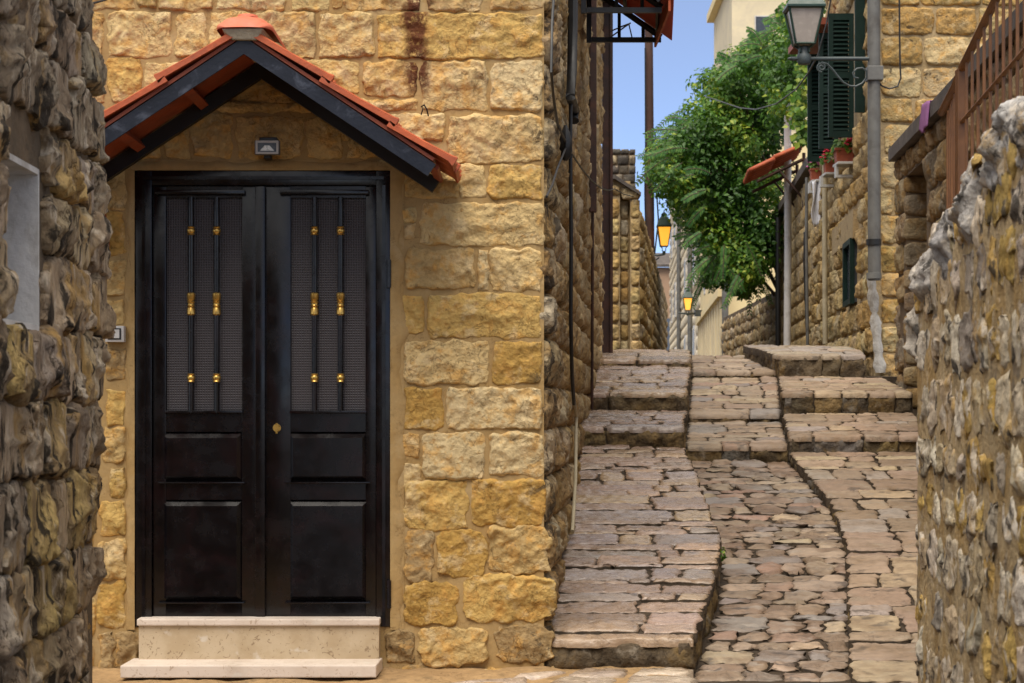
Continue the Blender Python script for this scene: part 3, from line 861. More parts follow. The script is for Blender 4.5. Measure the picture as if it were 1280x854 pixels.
# --- door: frame and two leaves
YD = 10.012
def dbox(m, x0, x1, y0, y1, ya, yb, bev=0.0):
    m.box((fx(x0), ya, fz(y1)), (fx(x1), yb, fz(y0)), bev)
fr = MB()
dbox(fr, 168.8, 190, 213.6, 783.5, YD - .022, 10.07, .004)
dbox(fr, 470.5, 488.2, 213.6, 783.5, YD - .022, 10.07, .004)
dbox(fr, 190.2, 470.3, 213.6, 232, YD - .022, 10.07, .004)
dbox(fr, 478, 482, 232, 782, YD - .03, YD - .021)
dbox(fr, 178, 182, 232, 782, YD - .03, YD - .021)
dbox(fr, 179, 480, 221, 225, YD - .03, YD - .021)
door_frame = fr.build('door_frame', M['black'], house, True)
def leaf(x0, x1, g0, g1, bars, p0, p1):
    m = MB()
    yb = YD + .045
    dbox(m, x0, g0 - 1, 232.5, 770.5, YD, yb, .003)       # stiles
    dbox(m, g1 + 1, x1, 232.5, 770.5, YD, yb, .003)
    dbox(m, g0 - .8, g1 + .8, 232.5, 247, YD, yb)
    dbox(m, g0 - .8, g1 + .8, 515.5, 540, YD, yb)
    dbox(m, g0 - .8, g1 + .8, 603.5, 625, YD, yb)
    dbox(m, g0 - .8, g1 + .8, 753.5, 770.5, YD, yb)
    dbox(m, g0 - .8, g1 + .8, 540, 753.5, YD + .02, yb)
    o = m.build('door_leaf', M['black'], house, True)
    b = MB(); dbox(b, g0 - 14, g1 + 5, 237.5, 243.5, YD - .022, YD - .001, .004); b.build('drip_moulding', M['black'], o, True)
    b = MB(); dbox(b, g0 - 2, g1 + 2, 513.4, 517, YD - .016, YD - .001, .003); b.build('sill_bead', M['black'], o, True)
    g = MB(); dbox(g, g0 - .5, g1 + .5, 247.3, 515.2, YD + .018, YD + .024); g.build('mesh_pane', M['screen'], o)
    for (a, b_) in ((540, 603), (625, 753)):
        m = MB()       # raised panel: moulding with sloping faces
        xo0, xo1, zo0, zo1 = fx(p0), fx(p1), fz(b_), fz(a)
        q = .030
        ou = [(xo0, zo0), (xo1, zo0), (xo1, zo1), (xo0, zo1)]
        inn = [(xo0 + q, zo0 + q), (xo1 - q, zo0 + q), (xo1 - q, zo1 - q), (xo0 + q, zo1 - q)]
        V = [(x, YD + .014, z) for x, z in ou] + [(x, YD - .010, z) for x, z in inn] + [(x, YD + .02, z) for x, z in ou]
        Fc = [(i, (i + 1) % 4, 4 + (i + 1) % 4, 4 + i) for i in range(4)] + [(4, 5, 6, 7)] + [(i, 8 + i, 8 + (i + 1) % 4, (i + 1) % 4) for i in range(4)]
        m.add(V, Fc)
        m.build('panel', M['black'], o)
        lp = MB(); dbox(lp, p0 - 2, p1 + 2, b_ - .5, b_ + 1.8, YD - .02, YD - .0005, .002); lp.build('panel_bead', M['black'], o, True)
    for bx_ in bars:
        t = MB(); t.tube([(fx(bx_), YD - .004, fz(246)), (fx(bx_), YD - .004, fz(516))], .0135, 10)
        t.build('bar', M['black'], o, True)
        for yy in (288.5, 472.5):
            t = MB(); t.lathe([(.014, -.022), (.019, -.018), (.0165, -.012), (.0205, -.006), (.0205, .006), (.0165, .012), (.019, .018), (.014, .022)], (fx(bx_), YD - .004, fz(yy)), 14)
            t.build('brass_collar', M['brass'], o, True)
        t = MB(); t.lathe([(.014, -.056), (.021, -.05), (.020, -.022), (.0155, -.016), (.0205, -.010), (.0165, -.004), (.0165, .004), (.0205, .010), (.0155, .016), (.020, .022), (.021, .05), (.014, .056)], (fx(bx_), YD - .004, fz(380)), 14)
        t.build('brass_collar', M['brass'], o, True)
    return o
lf = leaf(190.5, 324.5, 208, 301, (238.5, 270.5), 200.5, 303.5)
rt = leaf(327, 470, 364, 456, (393, 425.5), 358.5, 460.5)
m = MB(); dbox(m, 319, 331.5, 233, 770, YD - .024, YD + .002, .006); m.build('meeting_strip', M['black'], rt, True)
m = MB(); m.tube([(fx(346), YD - .012, fz(535)), (fx(346), YD + .002, fz(535))], .020, 14); m.box((fx(344.8), YD - .022, fz(542)), (fx(347.2), YD - .0125, fz(529))); m.build('lock', M['brass'], rt, True)
for yy in (300, 700): 
    m = MB(); m.tube([(fx(486.5), YD - .03, fz(yy + 60)), (fx(486.5), YD - .03, fz(yy + 25))], .011, 8); m.build('hinge', M['black'], door_frame, True)

# --- marble doorstep
step = MB(); step.box((fx(178), 9.90, fz(822)), (fx(475.5), 10.05, fz(779)), .003)
step = step.build('doorstep', M['marble'], house)
m = MB(); m.box((fx(176.2), 9.885, fz(779.2)), (fx(476.5), 10.05, fz(771)), .006); m.build('threshold_slab', M['marble_pale'], step)
m = MB(); m.hexa([(fx(166.5), 9.665, fz(836.5)), (fx(476), 9.665, fz(836)), (fx(479), 9.95, fz(836)), (fx(169), 9.95, fz(836.5)),
                  (fx(166.5), 9.665, fz(821.5)), (fx(476), 9.665, fz(821.0)), (fx(479), 9.95, fz(820.5)), (fx(169), 9.95, fz(821.2))], .006)
m.build('tread_slab', M['marble_pale'], step)
m = MB(); m.box((fx(182), 9.80, fz(880)), (fx(472), 10.0, fz(836.7))); m.build('step_footing', M['mortar'], step)

# --- canopy over the door
CYF, CYB = 9.31, 9.975
AX, AZ = -1.224, CAMZ + 1.70     # apex of the front edge
SL = .664
nl = math.hypot(1, SL)
canopy = None
def slope_pt(side, s, up=0.0, y=CYF):
    """s metres down the slope from the ridge; up = offset square to the slope"""
    dx, dz = side / nl, -SL / nl
    return A(AX + dx * s + side * SL / nl * up, y, AZ + dz * s + up / nl)
LEN = 1.05
m = MB()
for sd in (-1, 1):
    for (ya, yb, dn, s1) in ((CYF, CYF + .012, .064, LEN), (CYF + .012, CYF + .06, .012, LEN)):
        p = [slope_pt(sd, 0 if True else 0, 0, ya), slope_pt(sd, s1, 0, ya), slope_pt(sd, s1, -dn, ya), A(AX, ya, AZ - dn * nl)]
        m.prism(p if sd == 1 else p[::-1], (0, yb - ya, 0))
canopy = m.build('canopy', M['barge'], house)
m = MB()
for sd in (-1, 1):   # heavy black frame against the wall
    p = [slope_pt(sd, 0, -.004, CYB - .05), slope_pt(sd, LEN, -.004, CYB - .05), slope_pt(sd, LEN, -.072, CYB - .05), A(AX, CYB - .05, AZ - .072 * nl)]
    p[0] = A(AX, CYB - .05, AZ - .004 * nl)
    m.prism(p if sd == 1 else p[::-1], (0, .05, 0))
m.build('wall_frame', M['black_metal'], canopy)
for sd in (-1, 1):
    m = MB()
    p = [slope_pt(sd, .0, .006, CYF + .0), slope_pt(sd, LEN - .02, .006, CYF + .0), slope_pt(sd, LEN - .02, .022, CYF + .0), slope_pt(sd, .0, .022, CYF + .0)]
    m.prism(p if sd == 1 else p[::-1], (0, CYB - CYF, 0))
    m.build('soffit_board', M['soffit'], canopy)
    for s0 in (.33, .70, 1.02):
        m = MB()
        p = [slope_pt(sd, s0, .005, CYF + .062), slope_pt(sd, s0 + .045, .005, CYF + .062), slope_pt(sd, s0 + .045, -.045 if sd < 0 else -.012, CYF + .062), slope_pt(sd, s0, -.045 if sd < 0 else -.012, CYF + .062)]
        m.prism(p if sd == 1 else p[::-1], (0, CYB - CYF - .12, 0))
        m.build('purlin', M['soffit'], canopy)
# tiles: a rolled profile across the depth, thicker lip at the low end
def tile(sd, s0, s1, y0, y1, lift):
    prof = [(0, 0), (.0, .028), (.07, .036), (.14, .028), (.22, .010), (.45, .006), (.60, .022), (.70, .028), (.80, .010), (.93, .006), (1.0, .012), (1.0, 0)]
    V, Fc = [], []
    ss = [s0, s0 + .03, (s0 + s1) / 2, s1 - .03, s1 - .006, s1]
    for i, s in enumerate(ss):
        t = (s - s0) / (s1 - s0)
        ex = (.006, .003, 0, .004, .008, .004)[i]
        for a, hgt in prof:
            V.append(slope_pt(sd, s, .020 + lift * t + (hgt * .8 + (ex if hgt > 0 else -.01 * (i >= 4))), y0 + (y1 - y0) * a))
    n = len(prof)
    for i in range(len(ss) - 1):
        for k in range(n):
            Fc.append((i * n + k, i * n + (k + 1) % n, (i + 1) * n + (k + 1) % n, (i + 1) * n + k))
    Fc += [tuple(range(n)), tuple(range((len(ss) - 1) * n, len(ss) * n))[::-1]]
    o = link('roof_tile', np.array(V), Fc, M['tile'], canopy)
    return o
for sd in (-1, 1):
    for i, (a, b_) in enumerate(((.77, 1.13), (.40, .80), (.02, .435))):
        for k in range(3):
            y0 = CYF - .025 + k * .232
            tile(sd, a, b_ + R(-.012, .012), y0, y0 + .224, .026)
# ridge cap: ribbed half-round with a domed front end
def ridge_fn(u, v):
    th = math.pi * u
    y = CYF - .055 + v * (CYB - CYF + .05)
    dome = np.sqrt(np.clip(1 - np.clip((.16 - v) / .16, 0, 1) ** 2, 0.0, 1)) * .97 + .03
    rib = 1 + .045 * np.abs(np.sin(th * 5))
    return np.stack([AX - np.cos(th) * .128 * (.55 + .45 * dome) * rib, y, AZ + .034 + np.sin(th) * .068 * dome * rib], -1)
sheet('ridge_tile', ridge_fn, 60, 40, M['tile_pink'], canopy)
m = MB(); m.hexa([(AX - .05, CYF - .02, AZ - .016), (AX + .06, CYF - .02, AZ - .018), (AX + .12, CYB, AZ - .012), (AX - .12, CYB, AZ - .012),
                  (AX - .098, CYF - .04, AZ + .032), (AX + .094, CYF - .04, AZ + .034), (AX + .12, CYB, AZ + .04), (AX - .12, CYB, AZ + .04)], .008); m.build('ridge_mortar', M['cap_mortar'], canopy)
m = MB(); m.lathe([(.05, 0), (.045, .012), (.02, .018)], (AX + .01, CYF + .06, AZ + .098), 12); m.build('ridge_knob', M['tile_pink'], canopy, True)
m = MB(); m.tube([(-1.985, 9.97, CAMZ + .80), (-1.965, 9.62, CAMZ + 1.20)], .02, 6); m.build('brace', M['soffit'], canopy)

# --- small fittings on the front
fl = thing('floodlight', (fx(338), 9.97, fz(197)), 'small grey square floodlight fixed above the black doors', 'light')
m = MB(); m.box((fx(322.5), 9.865, fz(197.5)), (fx(353.5), 9.90, fz(180)), .004); m.build('housing', M['pipe'], fl, True)
m = MB()
for (a, b_, c_, d_) in ((324, 352, 180.6, 183.2), (324, 352, 194.5, 197), (324, 326.5, 183.3, 194.4), (349.5, 352, 183.3, 194.4)): m.box((fx(a), 9.858, fz(d_)), (fx(b_), 9.8648, fz(c_)))
m.build('bezel', M['grey_paint'], fl)
m = MB(); m.box((fx(326.7), 9.8615, fz(194.3)), (fx(349.3), 9.8647, fz(183.4))); m.build('glass', M['dusty'], fl)
m = MB(); m.prism([(fx(329), 9.8605, fz(193)), (fx(347), 9.8605, fz(193)), (fx(341), 9.8605, fz(186.5)), (fx(335), 9.8605, fz(186.5))], (0, .0009, 0)); m.build('reflector', M['reflector'], fl)
m = MB(); m.box((fx(327), 9.90, fz(181)), (fx(349), 9.998, fz(175)), .003); m.box((fx(333), 9.90, fz(201)), (fx(341), 9.998, fz(196)), .002); m.build('bracket', M['black_metal'], fl)

bell = thing('doorbell', (fx(146), 9.99, fz(418)), 'square white doorbell push on the wall beside the black doors', 'doorbell')
m = MB(); m.box((fx(134), 9.945, fz(428)), (fx(157.5), 10.0, fz(408)), .004); m.build('plate', M['grey_paint'], bell, True)
m = MB(); m.box((fx(137.6), 9.9415, fz(425)), (fx(154), 9.9448, fz(411))); m.build('rim', M['black_metal'], bell)
m = MB(); m.box((fx(139.4), 9.9385, fz(423.4)), (fx(152.2), 9.9413, fz(412.6)), .001); m.build('button', M['grey_paint'], bell)

m = MB(); m.tube([(fx(527), 9.965, fz(135)), (fx(531), 9.93, fz(134)), (fx(534), 9.935, fz(139)), (fx(536), 9.955, fz(147))], .004, 6); m.tube([(fx(529), 9.965, fz(136)), (fx(529), 9.93, fz(140)), (fx(527), 9.94, fz(146))], .003, 6)
tag(m.build('wire_hook', M['cable']), 'bent black wire end sticking out of the wall beside the canopy', 'wire')

# ------------------------------------------------------------------ cables, pipes and awning on the alley side of the house
def sideZ(x): return (.16 - .698) / ((x - 640) / F - .0698)
def S(x, y, out=.06):
    """photo pixel on the alley face of the house -> world, standing out from it"""
    Z = sideZ(x - out * F / sideZ(x))
    return W(x, y, Z)
def poly_tube(name, pts, r, mat, label, cat, out=.07, n=8, group=None):
    m = MB(); m.tube([S(x, y, out) for x, y in pts], r, n)
    return tag(m.build(name, mat, None, True), label, cat, group)
poly_tube('conduit', [(716.5, -30), (716, 30), (715, 90), (713, 122), (716.5, 130), (718.5, 138), (718, 151)], .028, M['black_metal'], 'thick black conduit with hooked lower end high on alley wall', 'conduit', .09)
poly_tube('cable', [(713.5, 130), (713, 180), (714, 300), (713.5, 400), (715, 470), (717.5, 505)], .011, M['cable'], 'thin black cable running down alley wall into beige tube', 'cable', .085)
poly_tube('conduit_tube', [(718, 503), (720.5, 520), (720, 560), (719.5, 600), (717, 640), (715.5, 664)], .010, M['conduit'], 'beige plastic tube down to the paving at alley wall foot', 'conduit', .08)
poly_tube('cable', [(693.5, -30), (690, 30), (689, 90), (692, 125), (697, 155), (704, 171), (708, 180)], .007, M['cable'], 'slack black cable looping down to a dark joint on alley wall', 'cable', .07)
poly_tube('cable', [(710, 178), (703, 195), (697, 210), (690, 232), (683, 246)], .006, M['cable'], 'short black cable slanting from the dark joint to house corner', 'cable', .07)
m = MB(); c_ = S(707, 180, .07); m.lathe([(.01, -.09), (.03, -.07), (.035, .02), (.02, .07), (.008, .1)], c_, 8)
tag(m.build('cable_joint', M['cable'], None, True), 'dark taped cable joint on the alley wall', 'cable joint')
p0, p1 = S(712, 188, .09), W(768, 236, 20.4)
m = MB(); m.tube([p0 + (p1 - p0) * t - A(0, 0, .35 * t * (1 - t)) for t in np.linspace(0, 1, 12)] + [W(780, 243, 22), W(792, 246, 24.05)], .006, 6)
tag(m.build('cable', M['cable'], None, True), 'thin cable crossing behind the rusty post to the next stone wall', 'cable')
m = MB(); m.tube([W(60, 20, 9.6), W(103, 8, 9.8), W(131, 0, 9.9), W(190, -22, 9.93)], .006, 6)
tag(m.build('cable', M['cable'], None, True), 'black cable slanting across wall above the near rough corner', 'cable')

dp = thing('rusty_post', (wallX(20.1) + .05, 20.12, CAMZ + .45), 'dark rusty iron post at the end of the alley wall', 'post')
m = MB()
x0, x1 = (752.5 - 640) / F * 20.1, (764 - 640) / F * 20.1
m.box((x0, 20.03, CAMZ + .40), (x1, 20.12, CAMZ + 4.5), .006); m.build('channel', M['rust_iron'], dp)
m = MB(); m.box((x1 - .014, 20.0, CAMZ + .41), (x1 + .012, 20.14, CAMZ + 4.48)); m.build('flange', M['rust_iron'], dp)
zp = 16.0
m = MB(); m.box((wallX(zp) + .03, zp, CAMZ + 1.55), (wallX(zp) + .085, zp + .09, CAMZ + 4.0), .006)
m.tube([(wallX(zp) + .055, zp + .04, CAMZ + 1.56), (wallX(zp) + .05, zp + .04, CAMZ + .0)], .012, 8)
tag(m.build('iron_strip', M['rust_iron']), 'narrow rusty iron strip down the alley wall below the red awning', 'iron strip')

aw = thing('awning', W(733, 50, 14.2), 'red corrugated awning on a black steel frame high on alley wall', 'awning')
xa = lambda x, Z: (x - 640) / F * Z
AZ0, AZ1, ZBT = 13.5, 14.58, CAMZ + (HOR - 13) / F * 13.5
xl, xr = wallX(13.5) + .07, (827 - 640) / F * 13.5
ASL = .71
for Zb in (AZ0, AZ1):
    m = MB()
    dx = wallX(Zb) - wallX(13.5)
    q = .017
    m.box((xl - q + dx, Zb - q, ZBT - .02), (xl + q + dx, Zb + q, ZBT + .62))
    m.box((xl + q + .001 + dx, Zb - q, ZBT - q), (xr + dx, Zb + q, ZBT + q))
    m.box((xl - .1 + dx, Zb - q, ZBT + .2), (xl - q - .001 + dx, Zb + q, ZBT + .23))
    m.tube([(xl + .02 + dx, Zb, ZBT + (xr - xl) * ASL), (xr + dx, Zb, ZBT + .02)], .022, 4)
    for t in (.42, .75):
        xx = xl + (xr - xl) * t + dx
        m.tube([(xx, Zb, ZBT), (xx, Zb, ZBT + (xr - xl) * (1 - t) * ASL)], .012, 4)
    m.build('bracket_frame', M['black_metal'], aw)
for t in (.08, .52, .96):
    m = MB()
    xx = xl + (xr - xl) * t; zz_ = ZBT + (xr - xl) * (1 - t) * ASL + .03
    m.tube([(xx - .01, AZ0 - .12, zz_), (xx + wallX(AZ1) - wallX(AZ0), AZ1 + .12, zz_)], .014, 4)
    m.build('batten', M['black_metal'], aw)
def corr(u, v):
    y = AZ0 - .14 + (AZ1 - AZ0 + .28) * v
    x = xl - .05 + (xr - xl + .13) * u + (wallX(y) - wallX(13.5))
    z = ZBT + .06 + ASL * (xr + .04 - (x - (wallX(y) - wallX(13.5)))) + .014 * np.cos(v * 2 * math.pi * 17)
    return np.stack([x, y, z], -1)
o = sheet('corrugated_sheet', corr, 3, 136, plain('red_sheet', (.40, .045, .022), .5, 0, .2, 8, .1, .003, (.28, .04, .02), .5), aw)
sm = o.modifiers.new('thick', 'SOLIDIFY'); sm.thickness = .006
m = MB(); m.box((xr + .035, AZ0 - .13, ZBT - .03), (xr + .05, AZ1 + .13, ZBT + .07)); m.build('edge_trim', M['tile'], aw)
m = MB(); m.tube([W(764, 46, 15.3), W(782, 33, 15.1), W(788, 29, 15.0)], .006, 5); m.tube([W(764, 39, 15.3), W(778, 33, 15.1), W(786, 30, 15.0)], .006, 5); m.tube([W(786, 30, 15.0), W(790, 47, 15.1)], .005, 5); m.tube([W(797, 10, 15.0), W(822, 40, 14.9)], .006, 5)
tag(m.build('wire_bundle', M['cable'], None, True), 'thin wires stretched under the red awning', 'wires')

# ------------------------------------------------------------------ near corner on the left
LWX = lambda z: -1.44 - .023 * (z - 7.2)
lw = thing('stone_corner_house', (-2.2, 5.2, 0), 'rough weathered grey-brown stone corner with a white niche', 'wall')
Z0, Z1 = 3.2, 7.14
NL0, NL1, NB, NTP = 5.70, 6.25, CAMZ + .24, CAMZ + .735     # niche
def lprism(m, za, zb, h0, h1, back=1.6, off=.03):
    m.prism([(LWX(za) - off, za, h0), (LWX(zb) - off, zb, h0), (LWX(zb) - back, zb, h0), (LWX(za) - back, za, h0)], (0, 0, h1 - h0))
m = MB()
zt = CAMZ + 1.62
lprism(m, Z0, NL0, -.2, zt); lprism(m, NL1, Z1, -.2, zt); lprism(m, NL0, NL1, -.2, NB); lprism(m, NL0, NL1, NTP, zt); lprism(m, NL0, NL1, NB, NTP, 1.6, .34)
m.build('wall', M['mortar_dark'], lw)
m = MB()
lprism(m, NL1 - .018, NL1 + .001, NB, NTP, .30, .03); lprism(m, NL0, NL0 + .018, NB, NTP, .30, .03)
lprism(m, NL0 + .018, NL1 - .018, NB, NB + .018, .30, .03); lprism(m, NL0 + .018, NL1 - .018, NTP - .018, NTP, .30, .03); lprism(m, NL0 + .018, NL1 - .018, NB + .018, NTP - .018, .335, .30)
m.build('niche_plaster', M['white_plaster'], lw)
PAL_L = [((0.562, 0.426, 0.263), 4), ((0.626, 0.493, 0.338), 3), ((0.497, 0.403, 0.312), 3), ((0.605, 0.414, 0.163), 1.5)]
PAL_LT = [((0.432, 0.347, 0.250), 4), ((0.497, 0.403, 0.300), 3), ((0.356, 0.302, 0.237), 3)]
zs = [CAMZ - (y_ - HOR) / F * 7.1 for y_ in (920, 835, 757, 677, 588, 505, 422, 340, 270, 203, 122, 55)]
zs = [-.25, -.02] + [q for q in zs if q > .05] + [CAMZ + 1.5, CAMZ + 1.72]
NLW = A(1, .023, 0); NLW /= np.linalg.norm(NLW)
bul = {}
for i, (v0, v1) in enumerate(zip(zs[:-1], zs[1:])):
    top = v0 > CAMZ + .8
    vm = (v0 + v1) / 2
    # the corner line wanders: in at the top and at the foot
    endz = np.interp(vm, [0, CAMZ - .7, CAMZ - .1, CAMZ + .5, CAMZ + 1.0, CAMZ + 1.2, CAMZ + 1.5], [7.10, 7.12, 7.22, 7.26, 7.24, 7.22, 7.05])
    z = Z0
    while z < endz - .02:
        w = R(.24, .46)
        zn = z + w
        if endz - zn < .2: zn = endz
        segs = [(z, zn)]
        if v1 > NB + .03 and v0 < NTP - .03:
            segs = [(a, b_) for a, b_ in ((z, min(zn, NL0)), (max(z, NL1), zn)) if b_ - a > .07]
        for a, b_ in segs:
            last = b_ >= endz - .001
            j = lambda: R(-.014, .014)
            off = np.interp(vm, [0, CAMZ - .7, CAMZ - .1, CAMZ + .5, CAMZ + 1.05, CAMZ + 1.4], [-.035, -.03, -.01, .01, 0, -.05]) if last else 0
            pp = lambda zz, vv: A(LWX(zz) - .01 + off * (zz - a) / (b_ - a), zz, vv)
            c4 = [pp(a + j(), v0 + j()), pp(b_ + (0 if last else j()), v0 + j()), pp(b_ + (0 if last else j()), v1 + j()), pp(a + j(), v1 + j())]
            # two or three rugged stones may share one course height
            stone(lw, 'stone', c4, NLW, M['grey'], pick(PAL_LT if top else PAL_L), gap=.006, bulge=R(.032, .06), edge=.008, facet=1.2, rough=.013, cell=.011 if a > 4.8 else .035, depth=.09, cr=.3, jit=.016, bowls=4)
        z = zn
# end face of the corner, turned to the lane
fill(lw, A(LWX(7.14) - 1.55, 7.145, -.15), A(1, 0, 0), A(0, 0, 1), A(0, 1, 0), 1.5, CAMZ + 1.7, .24, .4, M['grey'], PAL_L, gap=.006, bulge=.06, edge=.03, facet=.9, rough=.014, cell=.05, depth=.05)

# ------------------------------------------------------------------ near rubble wall on the right
RWX = lambda z: 1.365 + .0235 * (z - 7)
topr = itp([(4.0, .78), (5.2, .80), (5.66, .83), (5.82, .74), (6.0, .70), (6.3, .62), (6.5, .58), (6.75, .50), (6.95, .36), (7.02, .28)])
rw = thing('rubble_wall', (1.7, 5.5, 0), 'broken-topped rubble wall of white and ochre stones in mortar', 'wall')
V, Fc = [], []
ys = np.linspace(4.0, 7.0, 46)
hs = np.linspace(0, 1, 34)
def rw_pt(y, h, back=0):
    zb = -.25
    ztp = CAMZ + float(topr(y)) - .02
    z = zb + (ztp - zb) * h
    x = RWX(y) - .006 + .007 * float(fbm(y * 7, z * 7, 91, 3)) + (.20 * max(0, (y - 6.8) / .2) ** 2 if not back else 0)
    if h > .93: x += (h - .93) * .5
    return (x + back, y, z)
for y_ in ys:
    for h in hs: V.append(rw_pt(y_, h))
    V.append((RWX(y_) + .5, y_, CAMZ + float(topr(y_)) - .03)); V.append((RWX(y_) + .5, y_, -.25))
n_ = len(hs) + 2
for i in range(len(ys) - 1):
    for k in range(n_ - 1): Fc.append((i * n_ + k, i * n_ + k + 1, (i + 1) * n_ + k + 1, (i + 1) * n_ + k))
Fc += [tuple(range(n_)), tuple(range((len(ys) - 1) * n_, len(ys) * n_))[::-1]]
link('wall', np.array(V), Fc, M['rub_mortar'], rw, True)
PAL_W = [((.64, .54, .40), 4), ((.50, .43, .34), 3), ((.55, .37, .12), 3), ((.54, .43, .28), 4), ((.30, .26, .22), 1.3), ((.74, .65, .53), 2.5)]
NR = A(-1, .0235, 0)
v = -.2
cnt = 0
while v < CAMZ + .86:
    h = R(.14, .22)
    z = 6.985
    while z > 4.1:
        w = R(.08, .25) if z > 5.2 else R(.2, .34)
        zn = z - w
        tp = CAMZ + float(topr((z + zn) / 2))
        if v + h * .6 < tp and R(0, 1) < .97:
            sh = R(.66, .95)
            mz, mv = (z + zn) / 2, v + h / 2 + R(-.015, .015)
            hw, hh = w / 2 * R(.66, .94), h / 2 * sh
            hh = min(hh, (tp - mv) if tp - mv > .03 else .03)
            xo = lambda zz: RWX(zz) - .004 + (.20 * max(0, (zz - 6.8) / .2) ** 2)
            j = lambda: R(-.02, .02)
            c4 = [A(xo(mz + hw), mz + hw + j(), mv - hh + j()), A(xo(mz - hw), mz - hw + j(), mv - hh + j()), A(xo(mz - hw), mz - hw + j(), mv + hh + j()), A(xo(mz + hw), mz + hw + j(), mv + hh + j())]
            if cnt < 290:
                stone(rw, 'stone', c4, NR, M['rubble'], pick(PAL_W), gap=.003, bulge=R(.010, .020), edge=.006, facet=.8, rough=.007, cell=.010 if z > 5.2 else .04, depth=.04, cr=.5, jit=.02, bowls=2)
                cnt += 1
        z = zn
    v += h * .97
# big loose cap stones along the broken top
for (za, zb, vb, vt, c_) in ((5.72, 5.40, .60, .87, (.56, .54, .52)), (5.40, 5.0, .62, .86, (.46, .43, .40)), (6.16, 5.84, .48, .76, (.52, .49, .46)), (6.46, 6.18, .40, .65, (.36, .34, .33)), (6.74, 6.47, .34, .57, (.50, .46, .42)), (6.95, 6.75, .16, .42, (.56, .50, .42)), (4.98, 4.5, .6, .84, (.45, .4, .35))):
    c4 = [A(RWX(za) - .0, za, CAMZ + vb), A(RWX(zb) - .0, zb, CAMZ + vb), A(RWX(zb) + .02, zb, CAMZ + vt + R(-.02, .02)), A(RWX(za) + .02, za, CAMZ + vt - .06 + R(-.02, .02))]
    stone(rw, 'cap_stone', c4, NR, M['rubble'], c_, gap=.004, bulge=.065, edge=.035, facet=1.0, rough=.020, cell=.010, depth=.3, cr=.6, jit=.02, bowls=4)

fill(rw, A(RWX(4.0) - .01, 3.995, -.2), A(1, 0, 0), UP, A(0, -1, 0), .5, CAMZ + .92, .17, .19, M['rubble'], PAL_W, vj=.02, gap=.008, bulge=.022, edge=.008, facet=.8, rough=.008, cell=.025, depth=.04, cr=.5, jit=.015)

# terrace block and stair rail behind the rubble wall
tb = thing('terrace_block', (2.6, 8.6, 0), 'low stone stair block behind the broken rubble wall', 'stairs')
m = MB()
for k in range(4):
    m.box((1.98, 9.62 - .02 - .5 * (k + 1) + .0, -.1), (3.1, 9.62 - .5 * k - .0205, CAMZ + .30 + .06 * k))
m.build('steps', M['far'], tb, color=(.4, .32, .22))
rl = thing('stair_railing', (2.0, 8.6, CAMZ + .45), 'brown iron railing with thin upright bars above the broken wall', 'railing')
rp = lambda z: A(1.59 + .043 * z + .005, z, 0)
zt_rail = itp([(6.4, 2.02), (7.65, 1.76), (9.0, 1.50), (9.12, 1.46), (9.6, 1.37)])
m = MB(); m.tube([rp(z) + A(0, 0, CAMZ + float(zt_rail(z))) for z in (6.5, 7, 7.65, 8.3, 8.95, 9.05, 9.15, 9.3, 9.52)], .019, 8); m.build('top_rail', M['rail'], rl, True)
m = MB(); m.tube([rp(z) + A(0, 0, CAMZ + float(zt_rail(z)) - .235 + (9 - z) * -.13) for z in (7, 7.65, 8.3, 9.0)], .011, 6); m.build('middle_rail', M['rail'], rl, True)
m = MB(); p_ = rp(9.0); m.box((p_[0] - .022, 8.97, CAMZ + .44), (p_[0] + .022, 9.03, CAMZ + 1.5), .003); m.build('post', M['rail'], rl)
z = 8.87
while z > 6.5:
    p_ = rp(z); m = MB(); m.tube([p_ + A(0, 0, CAMZ + .44), p_ + A(0, 0, CAMZ + float(zt_rail(z)))], .0072, 6); m.build('bar', M['rail'], rl, True)
    z -= .135
for k in range(5):
    z = 9.11 + k * .095
    p_ = rp(z) + A(.006 * k, 0, 0); m = MB(); m.tube([p_ + A(0, 0, CAMZ + .30), p_ + A(0, 0, CAMZ + float(zt_rail(z)))], .0072, 6); m.build('bar', M['rail'], rl, True)

# ------------------------------------------------------------------ terrace wall with doorway, right side of the alley
TX = lambda z: 3.32 + .0698 * (z - 17.3)
tw = thing('terrace_wall', (3.5, 14.0, .5), 'rough stone terrace wall with a dark doorway and sloping-looking coping', 'wall')
tw['label'] = 'rough stone terrace wall with square jamb stones and dark grey coping'
DO0, DO1, DT = 16.05, 17.28, CAMZ + 1.98
Tz0, Tz1, TT = 9.7, 17.9, CAMZ + 2.18
m = MB()
def tprism(za, zb, h0, h1, front=.03, back=.55):
    m.prism([(TX(za) + front, za, h0), (TX(za) + back, za, h0), (TX(zb) + back, zb, h0), (TX(zb) + front, zb, h0)], (0, 0, h1 - h0))
gl = .2
tprism(Tz0, DO0, gl, TT); tprism(DO1, Tz1, gl, TT); tprism(DO0, DO1, DT, TT); tprism(DO0, DO1, gl, DT, .40, .55)
m.build('wall', M['mortar_dark'], tw)
m = MB(); m.prism([(TX(Tz0) - .05, Tz0, TT), (TX(Tz0) + .6, Tz0, TT), (TX(Tz1) + .6, Tz1 + .06, TT), (TX(Tz1) - .05, Tz1 + .06, TT)], (0, 0, .11)); m.build('coping', M['coping'], tw)
UT = A(-.0698, -1, 0); UT /= np.linalg.norm(UT)
NTW = A(-1, .0698, 0); NTW /= np.linalg.norm(NTW)
PAL_T = [((.36, .27, .16), 3), ((.30, .23, .15), 3), ((.26, .22, .17), 2)]
